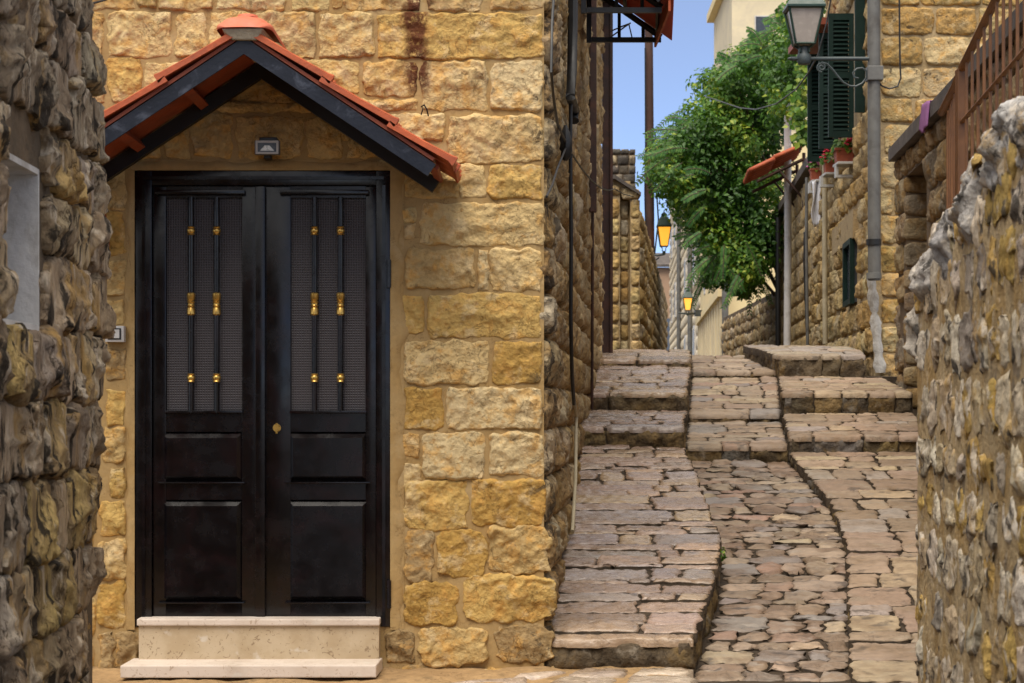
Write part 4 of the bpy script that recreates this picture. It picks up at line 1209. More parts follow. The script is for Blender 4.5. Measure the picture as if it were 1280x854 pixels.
def tskip(u0, u1, v0, v1):
    za, zb = Tz1 - u0, Tz1 - u1
    vv = gl + (v0 + v1) / 2
    if za > DO0 - .02 and zb < DO1 and vv < DT - .02: return True
    return vv < CAMZ + float(gz((za + zb) / 2)) + .0
fill(tw, A(TX(Tz1) + .025, Tz1, gl), UT, UP, NTW, Tz1 - Tz0, TT - gl, .27, .42, M['side'], PAL_T, skip=tskip, gap=.008, bulge=.04, edge=.014, facet=.9, rough=.016, cell=.022, depth=.05, cr=.45)
v = CAMZ + .0
while v < DT - .05:      # square-cut stones of the far jamb, facing down the alley
    h = R(.18, .23)
    if v + h > DT: h = DT - v
    c4 = [A(TX(DO1) + .0, DO1 - .004, v), A(TX(DO1) + .46, DO1 - .004, v), A(TX(DO1) + .46, DO1 - .004, v + h), A(TX(DO1) + .0, DO1 - .004, v + h)]
    stone(tw, 'jamb_stone', c4, A(0, -1, 0), M['side'], pick([((.30, .22, .13), 1), ((.36, .26, .14), 1), ((.26, .20, .14), 1)]), gap=.006, bulge=.02, edge=.02, facet=.2, rough=.005, cell=.03, depth=.04, cr=.3)
    c4 = [A(TX(DO1 + .3) + .02, DO1 + .30, v), A(TX(DO1) + .02, DO1, v), A(TX(DO1) + .02, DO1, v + h), A(TX(DO1 + .3) + .02, DO1 + .30, v + h)]
    v += h
m = MB(); m.box((TX(16.6) + .34, DO0 + .02, CAMZ + .1), (TX(16.6) + .385, DO1 - .03, DT - .02), .01); m.build('door', M['wood_pole'], tw)
m = MB()
for k in range(7):
    t = k / 6
    m.v += []
cl = []
def clothfn(x, y, Z, w, h, name, mat, label):
    c_ = W(x, y, Z)
    def fn(u, v_):
        return np.stack([c_[0] + (u - .5) * w + .03 * np.sin(v_ * 7 + u * 4) * v_, c_[1] - .05 - .04 * np.sin(u * 9 + v_ * 3), c_[2] - v_ * h - .02 * np.cos(u * 6)], -1)
    o = sheet(name, fn, 14, 14, mat)
    s_ = o.modifiers.new('thick', 'SOLIDIFY'); s_.thickness = .008
    return tag(o, label, 'cloth')
def draped(z, label):
    x = TX(z)
    prof = [(-.075, -.06), (-.07, .0), (-.062, .06), (-.055, .125), (.02, .132), (.12, .130)]
    def fn(u, v_):
        k = np.clip(v_, 0, 1) * (len(prof) - 1)
        px = np.interp(k, range(len(prof)), [p[0] for p in prof]); pz = np.interp(k, range(len(prof)), [p[1] for p in prof])
        return np.stack([x + px - .02 * np.abs(np.sin(u * 8)), z + (u - .5) * .22 * (1 - .3 * v_), TT + pz - .04 * np.sin(u * 3) * (v_ < .2)], -1)
    o = sheet('cloth', fn, 16, 15, M['cloth_purple'])
    s_ = o.modifiers.new('thick', 'SOLIDIFY'); s_.thickness = .008
    return tag(o, label, 'cloth')
fill(tw, A(TX(Tz0) + .02, Tz0 - .002, gl), A(1, 0, 0), UP, A(0, -1, 0), .54, TT - gl - .01, .26, .3, M['side'], PAL_T, gap=.008, bulge=.03, edge=.014, facet=.9, rough=.014, cell=.03, depth=.04, cr=.3)
draped(15.35, 'purple cloth draped over the dark coping of the terrace wall')

# ------------------------------------------------------------------ right-hand house with shutters
RX = lambda z: 3.53 + .0698 * (z - 20)
rh = thing('shuttered_house', (5.5, 27.0, .3), 'tan stone house with green shutters and flower pots along the alley', 'house')
m = MB()
m.prism([(RX(20) + .03, 20.06, .3), (8.5, 20.06, .3), (8.5, 25.6, .3), (RX(25.6) + .03, 25.6, .3)], (0, 0, CAMZ + 6.3))
m.prism([(RX(25.6) + .03, 25.605, .3), (8.5, 25.605, .3), (8.5, 35, .3), (RX(35) + .03, 35, .3)], (0, 0, CAMZ + 2.95))
m.build('wall', M['mortar'], rh)
m = MB(); m.prism([(RX(20) - .12, 19.9, CAMZ + 6.6), (8.6, 19.9, CAMZ + 6.6), (8.6, 25.7, CAMZ + 6.6), (RX(25.7) - .12, 25.7, CAMZ + 6.6)], (0, 0, .16))
m.prism([(RX(25.7) - .1, 25.72, CAMZ + 3.25), (8.6, 25.72, CAMZ + 3.25), (8.6, 35.1, CAMZ + 3.25), (RX(35.1) - .1, 35.1, CAMZ + 3.25)], (0, 0, .12)); m.build('roof_slab', M['coping'], rh)
PAL_G = [((.48, .34, .15), 4), ((.52, .40, .21), 3), ((.42, .28, .10), 2)]
fill(rh, A(RX(20) + .09, 20.055, .35), A(1, 0, 0), UP, A(0, -1, 0), 1.75, 6.2, .285, .46, M['gold'], PAL_G, gap=.010, bulge=.04, edge=.011, facet=.8, rough=.012, cell=.020, depth=.04, cr=.22, jit=.008, bowls=3)
fill(rh, A(RX(20) + 1.84, 20.055, .35), A(1, 0, 0), UP, A(0, -1, 0), 3.0, 6.2, .3, .7, M['gold'], PAL_G, joinat=-1, joined=cl, gap=.012, bulge=.04, edge=.03, facet=.7, rough=.01, cell=.08, depth=.04)
UR = A(-.0698, -1, 0); UR /= np.linalg.norm(UR)
def rskip(u0, u1, v0, v1):
    zf, zn = 35 - u0, 35 - u1
    vm = .35 + (v0 + v1) / 2
    if vm < CAMZ + float(gz(zn)) - .1: return True
    if zf > 25.6 and vm > CAMZ + 3.2: return True
    if zf > 21.7 and zn < 22.7 and CAMZ + 1.1 < vm < CAMZ + 2.05: return True
    if zf > 21.6 and zn < 24.9 and CAMZ + 2.95 < vm < CAMZ + 4.45: return True
    return False
farr = []
u_near = 35 - 27.5
Of = A(RX(35) + .02, 35, .35)
fill(rh, Of, UR, UP, NTW, u_near, 4.4, .27, .55, M['far'], PAL_G, skip=rskip, joinat=-1, joined=farr, gap=.01, bulge=R(.035, .06), edge=.013, facet=1.0, rough=.020, cell=.042, depth=.05, cr=.4)
On = Of + UR * u_near
def nskip(u0, u1, v0, v1): return rskip(u0 + u_near, u1 + u_near, v0, v1)
fill(rh, On, UR, UP, NTW, 7.45, 3.6, .27, .50, M['far'], PAL_G, skip=nskip, vj=.03, gap=.010, bulge=R(.035, .06), edge=.012, facet=1.0, rough=.020, cell=.026, depth=.05, cr=.4)
fill(rh, On + A(0, 0, 3.6), UR, UP, NTW, 7.45, 4.1, .28, .60, M['far'], PAL_G, skip=lambda a, b_, c_, d: nskip(a, b_, c_ + 3.6, d + 3.6), joinat=-1, joined=farr, gap=.010, bulge=R(.035, .06), edge=.013, facet=1.0, rough=.020, cell=.042, depth=.05, cr=.4)
join_build(farr, 'stone_facing', M['far'], rh, color=(.46, .34, .17))
join_build(cl, 'stone_facing', M['gold'], rh, color=(.48, .35, .17))
# small low window with a flat lintel
m = MB(); m.prism([(RX(21.6) - .03, 21.6, CAMZ + 1.82), (RX(21.6) + .06, 21.6, CAMZ + 1.82), (RX(24.2) + .06, 24.2, CAMZ + 1.82), (RX(24.2) - .03, 24.2, CAMZ + 1.82)], (0, 0, .30)); m.build('lintel', M['mortar'], rh)
wn_ = MB(); wn_.prism([(RX(21.75) + .0, 21.75, CAMZ + 1.15), (RX(21.75) + .04, 21.75, CAMZ + 1.15), (RX(22.6) + .04, 22.6, CAMZ + 1.15), (RX(22.6) + .0, 22.6, CAMZ + 1.15)], (0, 0, .66))
win = wn_.build('window', M['dusty'], rh)
m = MB()
for (za, zb, h0, h1) in ((21.74, 21.82, 1.13, 1.83), (22.53, 22.61, 1.13, 1.83), (21.82, 22.53, 1.13, 1.19), (21.82, 22.53, 1.77, 1.83)):
    m.prism([(RX(za) - .05, za, CAMZ + h0), (RX(za) - .001, za, CAMZ + h0), (RX(zb) - .001, zb, CAMZ + h0), (RX(zb) - .05, zb, CAMZ + h0)], (0, 0, h1 - h0))
m.build('frame', M['green'], win)
# cement patch under the drainpipe
def patch(u, v_):
    wv = .048 + .03 * noise2(v_ * 7, v_ * 0, 5) + .012 * noise2(v_ * 23, v_ * 0, 9)
    x = RX(20) - .03 + wv * 2.0 * (u - .5) + .07 + .09 * (1 - v_) - .05
    return np.stack([x, 19.99 - .03 * np.sin(math.pi * u), CAMZ + .36 + v_ * .92], -1)
sheet('cement_patch', patch, 8, 30, plain('cement', (.46, .44, .41), .95, 0, .3, 18, .8, .01, (.26, .23, .19), .8), rh)
# shutters
def shutter(z, x_out, w, h0, h1, ang=0.0, name='shutter'):
    """leaf hinged on the wall at distance z, standing out from it"""
    m = MB()
    ca, sa = math.cos(ang), math.sin(ang)
    X0 = RX(z) + .0
    P3 = lambda a, t, h: (X0 - a * ca + t * sa * 0, z + a * sa + t, CAMZ + h)
    def bar(a0, a1, hh0, hh1, t0=-.02, t1=.02):
        m.hexa([P3(a0, t0, hh0), P3(a1, t0, hh0), P3(a1, t1, hh0), P3(a0, t1, hh0), P3(a0, t0, hh1), P3(a1, t0, hh1), P3(a1, t1, hh1), P3(a0, t1, hh1)])
    fr_ = .05
    bar(x_out, x_out + fr_, h0, h1); bar(x_out + w - fr_, x_out + w, h0, h1)
    for hh in (h0, (h0 + h1) / 2 - .03, h1 - .07): bar(x_out + fr_ + .0005, x_out + w - fr_ - .0005, hh, hh + .07)
    for (a, b_) in ((h0 + .07, (h0 + h1) / 2 - .03), ((h0 + h1) / 2 + .04, h1 - .07)):
        k = int((b_ - a) / .045)
        for i in range(k):
            hh = a + (i + .15) * (b_ - a) / k
            m.hexa([P3(x_out + fr_ + .0005, -.018, hh), P3(x_out + w - fr_ - .0005, -.018, hh), P3(x_out + w - fr_ - .0005, .014, hh + .03), P3(x_out + fr_ + .0005, .014, hh + .03),
                    P3(x_out + fr_ + .0005, -.018, hh + .008), P3(x_out + w - fr_ - .0005, -.018, hh + .008), P3(x_out + w - fr_ - .0005, .014, hh + .038), P3(x_out + fr_ + .0005, .014, hh + .038)])
    bar(x_out + fr_ + .0005, x_out + w - fr_ - .0005, h0 + .01, h1 - .01, .0405, .046)
    return m.build(name, M['green'], rh)
shutter(24.7, .01, .27, 3.00, 4.30)
shutter(23.6, .01, .22, 3.02, 4.36, .2)
shutter(21.75, .01, .27, 2.90, 4.22)
shutter(20.6, .01, .10, 3.0, 4.6)
m = MB(); m.prism([(RX(21.8) + .03, 21.8, CAMZ + 2.98), (RX(21.8) + .06, 21.8, CAMZ + 2.98), (RX(24.6) + .06, 24.6, CAMZ + 2.98), (RX(24.6) + .03, 24.6, CAMZ + 2.98)], (0, 0, 1.42)); m.build('window', M['dusty'], rh)
m = MB(); m.box((RX(24.7) - .42, 23.4, CAMZ + 4.42), (RX(24.7) + .05, 25.4, CAMZ + 4.50)); m.build('window_hood', M['soffit'], rh)

# grey drainpipe at the corner with the street lamp on it
pz = 19.75
px_ = (1093 - 640) / F * pz
dpp = thing('drainpipe', (px_, pz, CAMZ + 1.2), 'thick grey drainpipe at the corner of the shuttered house', 'pipe')
m = MB(); m.tube([(px_, pz, CAMZ + 1.25), (px_ - .01, pz, CAMZ + 6.2)], .062, 14); m.build('pipe', M['pipe'], dpp, True)
for y_ in (98, 303, 345):
    zc = CAMZ + (HOR - y_) / F * pz
    m = MB(); m.lathe([(.064, -.03), (.074, -.028), (.074, .028), (.064, .03)], (px_ - .005, pz, zc), 14); m.build('collar', M['pipe'] if y_ != 303 else M['cable'], dpp, True)
m = MB()
zc = CAMZ + (HOR - 90) / F * pz; m.box((px_ - .075, pz - .08, zc - .09), (px_ + .075, pz + .08, zc + .05), .01); m.build('clamp', M['pipe'], dpp)

def lantern(name, base, w, h, lit, label, group='street lanterns'):
    """tapered four-sided lantern; base = bottom centre of the cage"""
    t = thing(name, base, label, 'lantern', group)
    b = A(*base)
    wb, wt = w * .28, w * .5
    hc = h * .55
    def ring(r, z): return [b + A(sx * r, sy * r, z) for sx, sy in ((-1, -1), (1, -1), (1, 1), (-1, 1))]
    g = MB(); r0, r1 = ring(wb * .92, .004), ring(wt * .93, hc)
    g.add(r0 + r1, [(i, (i + 1) % 4, 4 + (i + 1) % 4, 4 + i) for i in range(4)] + [(3, 2, 1, 0), (4, 5, 6, 7)])
    g.build('glass', M['lit'] if lit else M['frost'], t)
    f = MB(); o0, o1 = ring(wb, 0), ring(wt, hc)
    q = w * .035
    for i in range(4):
        f.tube([o0[i], o1[i]], q, 4); f.tube([o0[i], o0[(i + 1) % 4]], q, 4); f.tube([o1[i], o1[(i + 1) % 4]], q * 1.3, 4)
    f.build('cage', M['lamp_green'], t)
    rf = MB(); a0, a1, a2, a3 = ring(wt * 1.12, hc), ring(wt * 1.12, hc + h * .03), ring(wt * .62, hc + h * .26), ring(wt * .55, hc + h * .28)
    L4 = a0 + a1 + a2 + a3
    Fq = [(3, 2, 1, 0), (12, 13, 14, 15)]
    for k in range(3): Fq += [(k * 4 + i, k * 4 + (i + 1) % 4, k * 4 + 4 + (i + 1) % 4, k * 4 + 4 + i) for i in range(4)]
    rf.add(L4, Fq)
    c0, c1, c2 = ring(wt * .42, hc + h * .28), ring(wt * .42, hc + h * .36), ring(wt * .1, hc + h * .42)
    rf.add(c0 + c1 + c2, [(i, (i + 1) % 4, 4 + (i + 1) % 4, 4 + i) for i in range(4)] + [(4 + i, 4 + (i + 1) % 4, 8 + (i + 1) % 4, 8 + i) for i in range(4)] + [(8, 9, 10, 11)])
    rf.build('roof', M['lamp_green'], t)
    f = MB(); f.lathe([(w * .02, 0), (w * .05, h * .02), (w * .02, h * .06)], b + A(0, 0, hc + h * .42), 8); f.build('finial', M['lamp_green'], t, True)
    s_ = MB()
    s_.lathe([(w * .10, -h * .24), (w * .13, -h * .20), (w * .13, -h * .15), (w * .05, -h * .13)], b, 10)
    for k in range(4):
        an = math.pi / 4 + k * math.pi / 2
        e = A(math.cos(an), math.sin(an), 0)
        s_.tube([b + e * w * .05 + A(0, 0, -h * .15), b + e * w * .20 + A(0, 0, -h * .12), b + e * w * .18 + A(0, 0, -h * .06), b + e * wb * 1.3], w * .028, 6)
    s_.build('cradle', M['lamp_green'], t, True)
    return t
lz = pz - .02
lb = W(1005, 56, lz)
lan = lantern('street_lantern', lb, .33, .62, False, 'green street lantern, unlit, on a scrolled arm from the grey drainpipe')
ay = CAMZ + (HOR - 73.5) / F * lz
xw = lambda x: (x - 640) / F * lz
m = MB()
m.tube([(xw(988), lz, ay), (xw(1086), lz, ay)], .020, 10); m.lathe([(.02, -.012), (.028, 0), (.02, .012)], (xw(988), lz, ay), 8)
m.lathe([(.055, -.055), (.07, -.03), (.07, .03), (.055, .05), (.05, .11)], (xw(1005), lz, ay), 10)
def spiral(cx, cy, r0, r1, a0, a1, n=22):
    return [(xw(cx) + (r0 + (r1 - r0) * t) * math.cos(a0 + (a1 - a0) * t), lz, CAMZ + (HOR - cy) / F * lz + (r0 + (r1 - r0) * t) * math.sin(a0 + (a1 - a0) * t)) for t in np.linspace(0, 1, n)]
P2 = lambda x, y_: (xw(x), lz, CAMZ + (HOR - y_) / F * lz)
m.tube(spiral(1027, 84, .01, .048, 0, 1.5 * math.pi + 2 * math.pi)[0:22] , .009, 6)
m.tube([P2(1027, 78), P2(1034, 80), P2(1040, 86), P2(1047, 95), P2(1054, 103), P2(1062, 107.5), P2(1070, 108), P2(1078, 104), P2(1083, 97), P2(1083, 89), P2(1078, 85), P2(1071, 86), P2(1066, 91), P2(1068, 97), P2(1073, 98)], .010, 6)
m.build('arm', M['iron_grey'], lan, True)
m = MB(); m.tube([P2(1124, -20), P2(1124.5, 40), P2(1125, 80), P2(1126, 98), P2(1122, 108), P2(1112, 111), P2(1103, 108), P2(1099, 104)], .009, 6)
o = m.build('cable', M['cable'], None, True); tag(o, 'black lamp cable looping from the facade to the grey drainpipe', 'cable')
m = MB(); pts = [W(1040, -10, 21), W(1033, 30, 21), W(1022, 70, 21), W(1010, 92, 22), W(995, 112, 23), (W(970, 130, 24)), W(945, 137, 26), W(925, 135, 28), W(880, 120, 31)]
m.tube(pts, .009, 6); tag(m.build('cable', M['cable'], None, True), 'slack cable hanging from the shutters across the alley to the tree', 'cable')

# pipes along the shuttered house
def rZ(x): return (3.53 - .0698 * 20) / ((x - 640) / F - .0698)
def rpt(x, y, out=.08):
    Z = rZ(x + out * F / 28.0)
    return W(x, y, Z)
def rpipe(name, pts, r, mat, label, cat='pipe', out=.1):
    x_ = sum(p[0] for p in pts) / len(pts)
    Zc = rZ(x_ + out * F / 28.0)
    m = MB(); m.tube([W(x, y, Zc) for x, y in pts], r, 10)
    return tag(m.build(name, mat, None, True), label, cat)
rpipe('drainpipe', [(993, 132), (988, 133), (985, 137), (984.5, 160), (985, 300), (984, 432)], .055, M['pipe_white'], 'white drainpipe with a bent top beside the small tiled awning')
rpipe('drainpipe', [(972.5, 272), (972.5, 440)], .045, M['black_metal'], 'black pipe standing beside the white drainpipe')
rpipe('pipe', [(1008.5, 222), (1008, 300), (1009.5, 432)], .022, M['pipe'], 'thin grey pipe on the stone wall below the white cloth')
rpipe('pipe', [(1005.5, 290), (1005, 330), (1008.5, 425)], .012, M['cable'], 'thin dark wire bowing beside the thin grey pipe', 'wire')
rpipe('conduit', [(1031, 205), (1031, 320), (1031.5, 430)], .032, M['conduit'], 'tan conduit rising to the shelves of the flower pots')
rpipe('pipe', [(925.5, 370), (925.5, 450)], .05, M['pipe'], 'short dark grey pipe on the garden wall under the tree')
o = clothfn(1021, 226, 26.2, .13, .58, 'cloth', M['cloth'], 'white cloth hanging below the pink flower pot')

# flower boxes on brackets
def leaves_mesh(name, pts, nrm, size, mat, parent, tint=None, aspect=.5, seed=1):
    """many pointed leaf faces, folded along the midrib, at pts facing nrm"""
    rg = np.random.default_rng(seed)
    n = len(pts)
    nrm = nrm / (np.linalg.norm(nrm, axis=1, keepdims=True) + 1e-9)
    d = rg.normal(size=(n, 3)); d[:, 2] -= .6
    d -= nrm * np.sum(d * nrm, 1, keepdims=True); d /= np.linalg.norm(d, axis=1, keepdims=True) + 1e-9
    w = np.cross(nrm, d)
    sz = size * rg.uniform(.65, 1.25, size=(n, 1))
    tip = pts + d * sz - nrm * sz * .12
    l = pts + d * sz * .45 + w * sz * aspect * .5 + nrm * sz * .10
    r = pts + d * sz * .45 - w * sz * aspect * .5 + nrm * sz * .10
    V = np.stack([pts, l, tip, r], 1).reshape(-1, 3)
    i = np.arange(n) * 4
    Fq = np.stack([np.stack([i, i + 2, i + 1], -1), np.stack([i, i + 3, i + 2], -1)], 1).reshape(-1, 3)
    o = link(name, V, Fq, mat, parent)
    t = rg.uniform(0, 1, n) if tint is None else tint
    at = o.data.attributes.new('tint', 'FLOAT', 'FACE')
    at.data.foreach_set('value', np.repeat(t, 2).astype(np.float32))
    return o
def flower_box(x, y0, y1, Z, wpx, label, petal, nleaf, group='flower boxes on the shuttered house'):
    c_ = W(x, y1, Z)
    w = wpx / F * Z; h = (y1 - y0) / F * Z
    t = thing('flower_pot', c_, label, 'flower pot', group)
    m = MB(); d = w * .5
    m.hexa([(c_[0] - w * .42, Z - d * .8, c_[2]), (c_[0] + w * .42, Z - d * .8, c_[2]), (c_[0] + w * .42, Z + d * .8, c_[2]), (c_[0] - w * .42, Z + d * .8, c_[2]),
            (c_[0] - w * .5, Z - d, c_[2] + h), (c_[0] + w * .5, Z - d, c_[2] + h), (c_[0] + w * .5, Z + d, c_[2] + h), (c_[0] - w * .5, Z + d, c_[2] + h)], .008)
    m.box((c_[0] - w * .54, Z - d * 1.08, c_[2] + h * .82), (c_[0] + w * .54, Z + d * 1.08, c_[2] + h * .985))
    m.build('pot', M['pot'], t)
    rg = np.random.default_rng(int(x))
    q = rg.normal(size=(nleaf, 3)); q /= np.linalg.norm(q, axis=1, keepdims=True); q[:, 2] = np.abs(q[:, 2])
    pts = A(c_[0], Z, c_[2] + h * .95) + q * A(w * .62, d * 1.1, h * .85) * rg.uniform(.5, 1, size=(nleaf, 1))
    leaves_mesh('foliage', pts, q + A(0, -.3, .4), .055, M['leaf'], t, aspect=.9, seed=int(x))
    m = MB()
    for k in range(5):
        e = rg.normal(size=3); e[2] = abs(e[2]) + .5; e[1] = -abs(e[1]); e /= np.linalg.norm(e)
        pp = A(c_[0], Z, c_[2] + h) + e * A(w * .6, d * 1.2, h * 1.0)
        for j in range(7):
            f_ = rg.normal(size=3) * .02
            m.lathe([(.004, -.012), (.02, 0), (.004, .012)], pp + f_, 6)
    m.build('blossom', petal, t)
    return t
flower_box(1055, 186, 204, 22.0, 24, 'terracotta flower pot with red geraniums on the highest shelf below green shutters', M['flower'], 150)
flower_box(1039, 201, 217, 24.0, 19, 'terracotta flower pot with a red blossom between the other two pots', M['flower'], 120)
flower_box(1019.5, 211, 226, 26.3, 14, 'terracotta flower pot with pink flowers above the hanging white cloth', M['flower_pink'], 60)
for (x, y_, Z, w_, lb_) in ((1056, 204, 22.0, 24, 'pale shelf bracket carrying the highest geranium pot'), (1040, 217.2, 24.0, 22, 'pale shelf bracket carrying the middle geranium pot'), (1021, 226.2, 26.3, 16, 'pale shelf bracket carrying the pink flower pot')):
    c_ = W(x, y_, Z); w = w_ / F * Z
    m = MB(); m.box((c_[0] - w * .5, Z - .17, c_[2] - .028), (RX(Z) + .06, Z + .17, c_[2] - .001), .004)
    m.box((RX(Z) - w * .9, Z - .05, c_[2] - .16), (RX(Z) - w * .9 + .03, Z + .05, c_[2] - .029)); m.box((RX(Z) - w * .9 + .031, Z - .05, c_[2] - .16), (RX(Z) + .06, Z + .05, c_[2] - .13))
    tag(m.build('shelf_bracket', M['shelf']), lb_, 'shelf', 'shelves of the flower pots')

# small tiled awning over a side door
ta = thing('tiled_awning', W(998, 205, 30.0), 'small red tiled awning jutting from the shuttered house wall', 'awning')
za, zb = 29.4, 31.0
for k in range(2):
    for j in range(5):
        y0 = za + j * (zb - za) / 5
        p0, p1 = W(1001 - k * 34, 193 + k * 14, 30), W(966 - k * 30, 207.5 + k * 16, 30)
        dl = A(0, 0, .03 * (1 - k))
        def tf(u, v_):
            q = p0 + dl
            x = q[0] + (p1[0] - q[0]) * u; z = q[2] + (p1[2] - q[2] + .02) * u
            return np.stack([x + (wallX(20) * 0) + .0698 * (y0 - 30) + v_ * 0, y0 + v_ * (zb - za) / 5, z + .025 * np.abs(np.sin(v_ * math.pi * 2)) + 0 * u], -1)
        o = sheet('roof_tile', tf, 3, 12, M['tile'], ta)
        s_ = o.modifiers.new('thick', 'SOLIDIFY'); s_.thickness = .05; s_.offset = -1
m = MB()
for zz_ in (za + .1, zb - .1):
    a, b_ = W(1000, 205, 30), W(944, 232, 30)
    sh = A(.0698 * (zz_ - 30), zz_ - 30, 0)
    m.tube([a + sh, b_ + sh], .025, 4); m.tube([a + sh - A(0, 0, .55), (a + b_) / 2 + sh], .018, 5)
    m.tube([a + sh + A(.02, 0, .1), a + sh - A(-.02, 0, .9)], .025, 4)
    m.build('bracket', M['rust_iron'], ta); m = MB()

# ------------------------------------------------------------------ garden wall under the tree
gw = thing('garden_wall', (4.8, 40.5, .3), 'rough stone garden wall below the overhanging tree', 'wall')
ga, gb = A(4.56, 35.05, .3), A(4.74, 46.0, .3)
ug = (ga - gb) / np.linalg.norm(ga - gb); ng = A(-ug[1] * -1, ug[0] * -1, 0); ng = A(-1, .0165, 0)
m = MB(); m.prism([ga, ga + A(.35, 0, 0), gb + A(.35, 0, 0), gb], (0, 0, CAMZ + 1.75 - .0)); m.build('wall', M['mortar_dark'], gw)
fill(gw, gb - A(.005, 0, 0), ug, UP, ng, 10.9, CAMZ + 1.7, .24, .3, M['far'], [((.42, .32, .18), 2), ((.36, .27, .16), 2), ((.48, .40, .28), 1)], skip=lambda a, b_, c_, d: d < .75, vj=.05, gap=.012, bulge=.03, edge=.012, facet=1.0, rough=.022, cell=.04, depth=.05, cr=.5, jit=.02)

# ------------------------------------------------------------------ next stone building on the left, the tower and the pole
ls = thing('stone_outhouse', (1.3, 24.3, .3), 'golden block stone wall with a tall blind recess beyond the rusty post', 'wall')
Zl = 24.0
lx = lambda x: (x - 640) / F * Zl
lzz = lambda y: CAMZ - (y - HOR) / F * Zl
m = MB()
m.box((-1.0, Zl + .03, .3), (lx(775), Zl + .4, lzz(222))); m.box((lx(775), Zl + .20, .3), (lx(788), Zl + .4, lzz(240))); m.box((lx(788), Zl + .03, .3), (lx(800), Zl + .4, lzz(250)))
m.box((lx(775), Zl + .03, lzz(240)), (lx(788), Zl + .4, lzz(226)))
wz_ = lambda z: 1.506 + .09 * (z - 24)
m.prism([(wz_(24.4) - .14, 24.4, .3), (wz_(24.4) - .02, 24.4, .3), (wz_(46) - .02, 46, .3), (wz_(46) - .14, 46, .3)], (0, 0, CAMZ + 2.42 - .3))
m.build('wall', M['mortar'], ls)
PAL_O = [((.50, .37, .17), 3), ((.54, .44, .26), 2), ((.46, .31, .12), 2), ((.58, .50, .36), 1)]
y_ = 448
while y_ > 250:
    h = R(20, 25)
    for (a, b_, off) in ((756, 775, .0), (775.5, 787.5, .17), (788, 800.5, .0)):
        top_ = 244 if off else 226 + (a - 756) * .6
        if y_ - h > top_ - 6:
            c4 = [A(lx(a), Zl + off + .02, lzz(y_)), A(lx(b_), Zl + off + .02, lzz(y_)), A(lx(b_), Zl + off + .02, lzz(y_ - h)), A(lx(a), Zl + off + .02, lzz(y_ - h))]
            stone(ls, 'stone', c4, A(0, -1, 0), M['far'], pick(PAL_O), gap=.008, bulge=.035, edge=.014, facet=.8, rough=.014, cell=.018, depth=.04, cr=.4)
    y_ -= h
for (a, b_, y0, y1) in ((756, 776, 228, 244), (776.5, 800.5, 232, 250)):
    c4 = [A(lx(a), Zl + .015, lzz(y1)), A(lx(b_), Zl + .015, lzz(y1)), A(lx(b_), Zl + .015, lzz(y0 + 4)), A(lx(a), Zl + .015, lzz(y0))]
    stone(ls, 'stone', c4, A(0, -1, 0), M['far'], (.46, .35, .19), gap=.006, bulge=.05, edge=.03, facet=.5, rough=.012, cell=.02, depth=.04, cr=.3)
m = MB(); m.prism([(lx(757), Zl - .06, lzz(222)), (lx(768), Zl - .06, lzz(219)), (lx(801), Zl - .06, lzz(241)), (lx(801), Zl - .06, lzz(245)), (lx(768), Zl - .06, lzz(224)), (lx(757), Zl - .06, lzz(227))], (0, .4, 0)); m.build('coping', M['coping'], ls)
farl = []
uw = A(.09, 1, 0); uw /= np.linalg.norm(uw)
fill(ls, A(wz_(24.1), 24.1, .3), uw, UP, A(1, -.09, 0), 21.8, CAMZ + 2.1, .22, .5, M['far'], PAL_O, skip=lambda a, b_, c_, d: d < .8 or a > 5.5, gap=.01, bulge=.035, edge=.013, facet=1.0, rough=.018, cell=.035, depth=.05, cr=.4)
fill(ls, A(wz_(24.1), 24.1, .3), uw, UP, A(1, -.09, 0), 21.8, CAMZ + 2.1, .22, .6, M['far'], PAL_O, skip=lambda a, b_, c_, d: d < .8 or a <= 5.5, joinat=-1, joined=farl, gap=.01, bulge=.035, edge=.013, facet=1.0, rough=.018, cell=.06, depth=.05, cr=.4)
join_build(farl, 'stone_facing', M['far'], ls, color=(.40, .31, .18))

tow = thing('stone_tower', W(779, 440, 32), 'blackened square stone tower top behind the outhouse wall', 'tower')
Zt = 32.0
tx = lambda x: (x - 640) / F * Zt
tz = lambda y: CAMZ - (y - HOR) / F * Zt
m = MB(); m.box((tx(745), Zt + .03, .3), (tx(794), Zt + 1.5, tz(188))); m.build('wall', M['mortar_dark'], tow)
y_ = 330
while y_ > 190:
    h = min(R(11, 14), y_ - 186); x = 744
    while x < 794:
        w = R(8, 15); x1 = min(x + w, 795)
        if 795 - x1 < 5: x1 = 795
        c4 = [A(tx(x), Zt + .02, tz(y_)), A(tx(x1), Zt + .02, tz(y_)), A(tx(x1), Zt + .02, tz(y_ - h)), A(tx(x), Zt + .02, tz(y_ - h))]
        stone(tow, 'stone', c4, A(0, -1, 0), M['ashlar_dark'], pick([((.44, .35, .22), 2), ((.20, .16, .12), 3), ((.11, .095, .08), 2)]), gap=.006, bulge=.03, edge=.02, facet=.4, rough=.008, cell=.03, depth=.03, cr=.15)
        x = x1
    y_ -= h
fill(tow, A(tx(795) - .04, Zt + .05, 2.2), A(0, 1, 0), UP, A(1, 0, 0), 1.4, tz(188) - 2.2, .17, .3, M['ashlar_dark'], [((.3, .24, .16), 1)], gap=.006, bulge=.03, edge=.02, facet=.4, rough=.008, cell=.06, depth=.03)

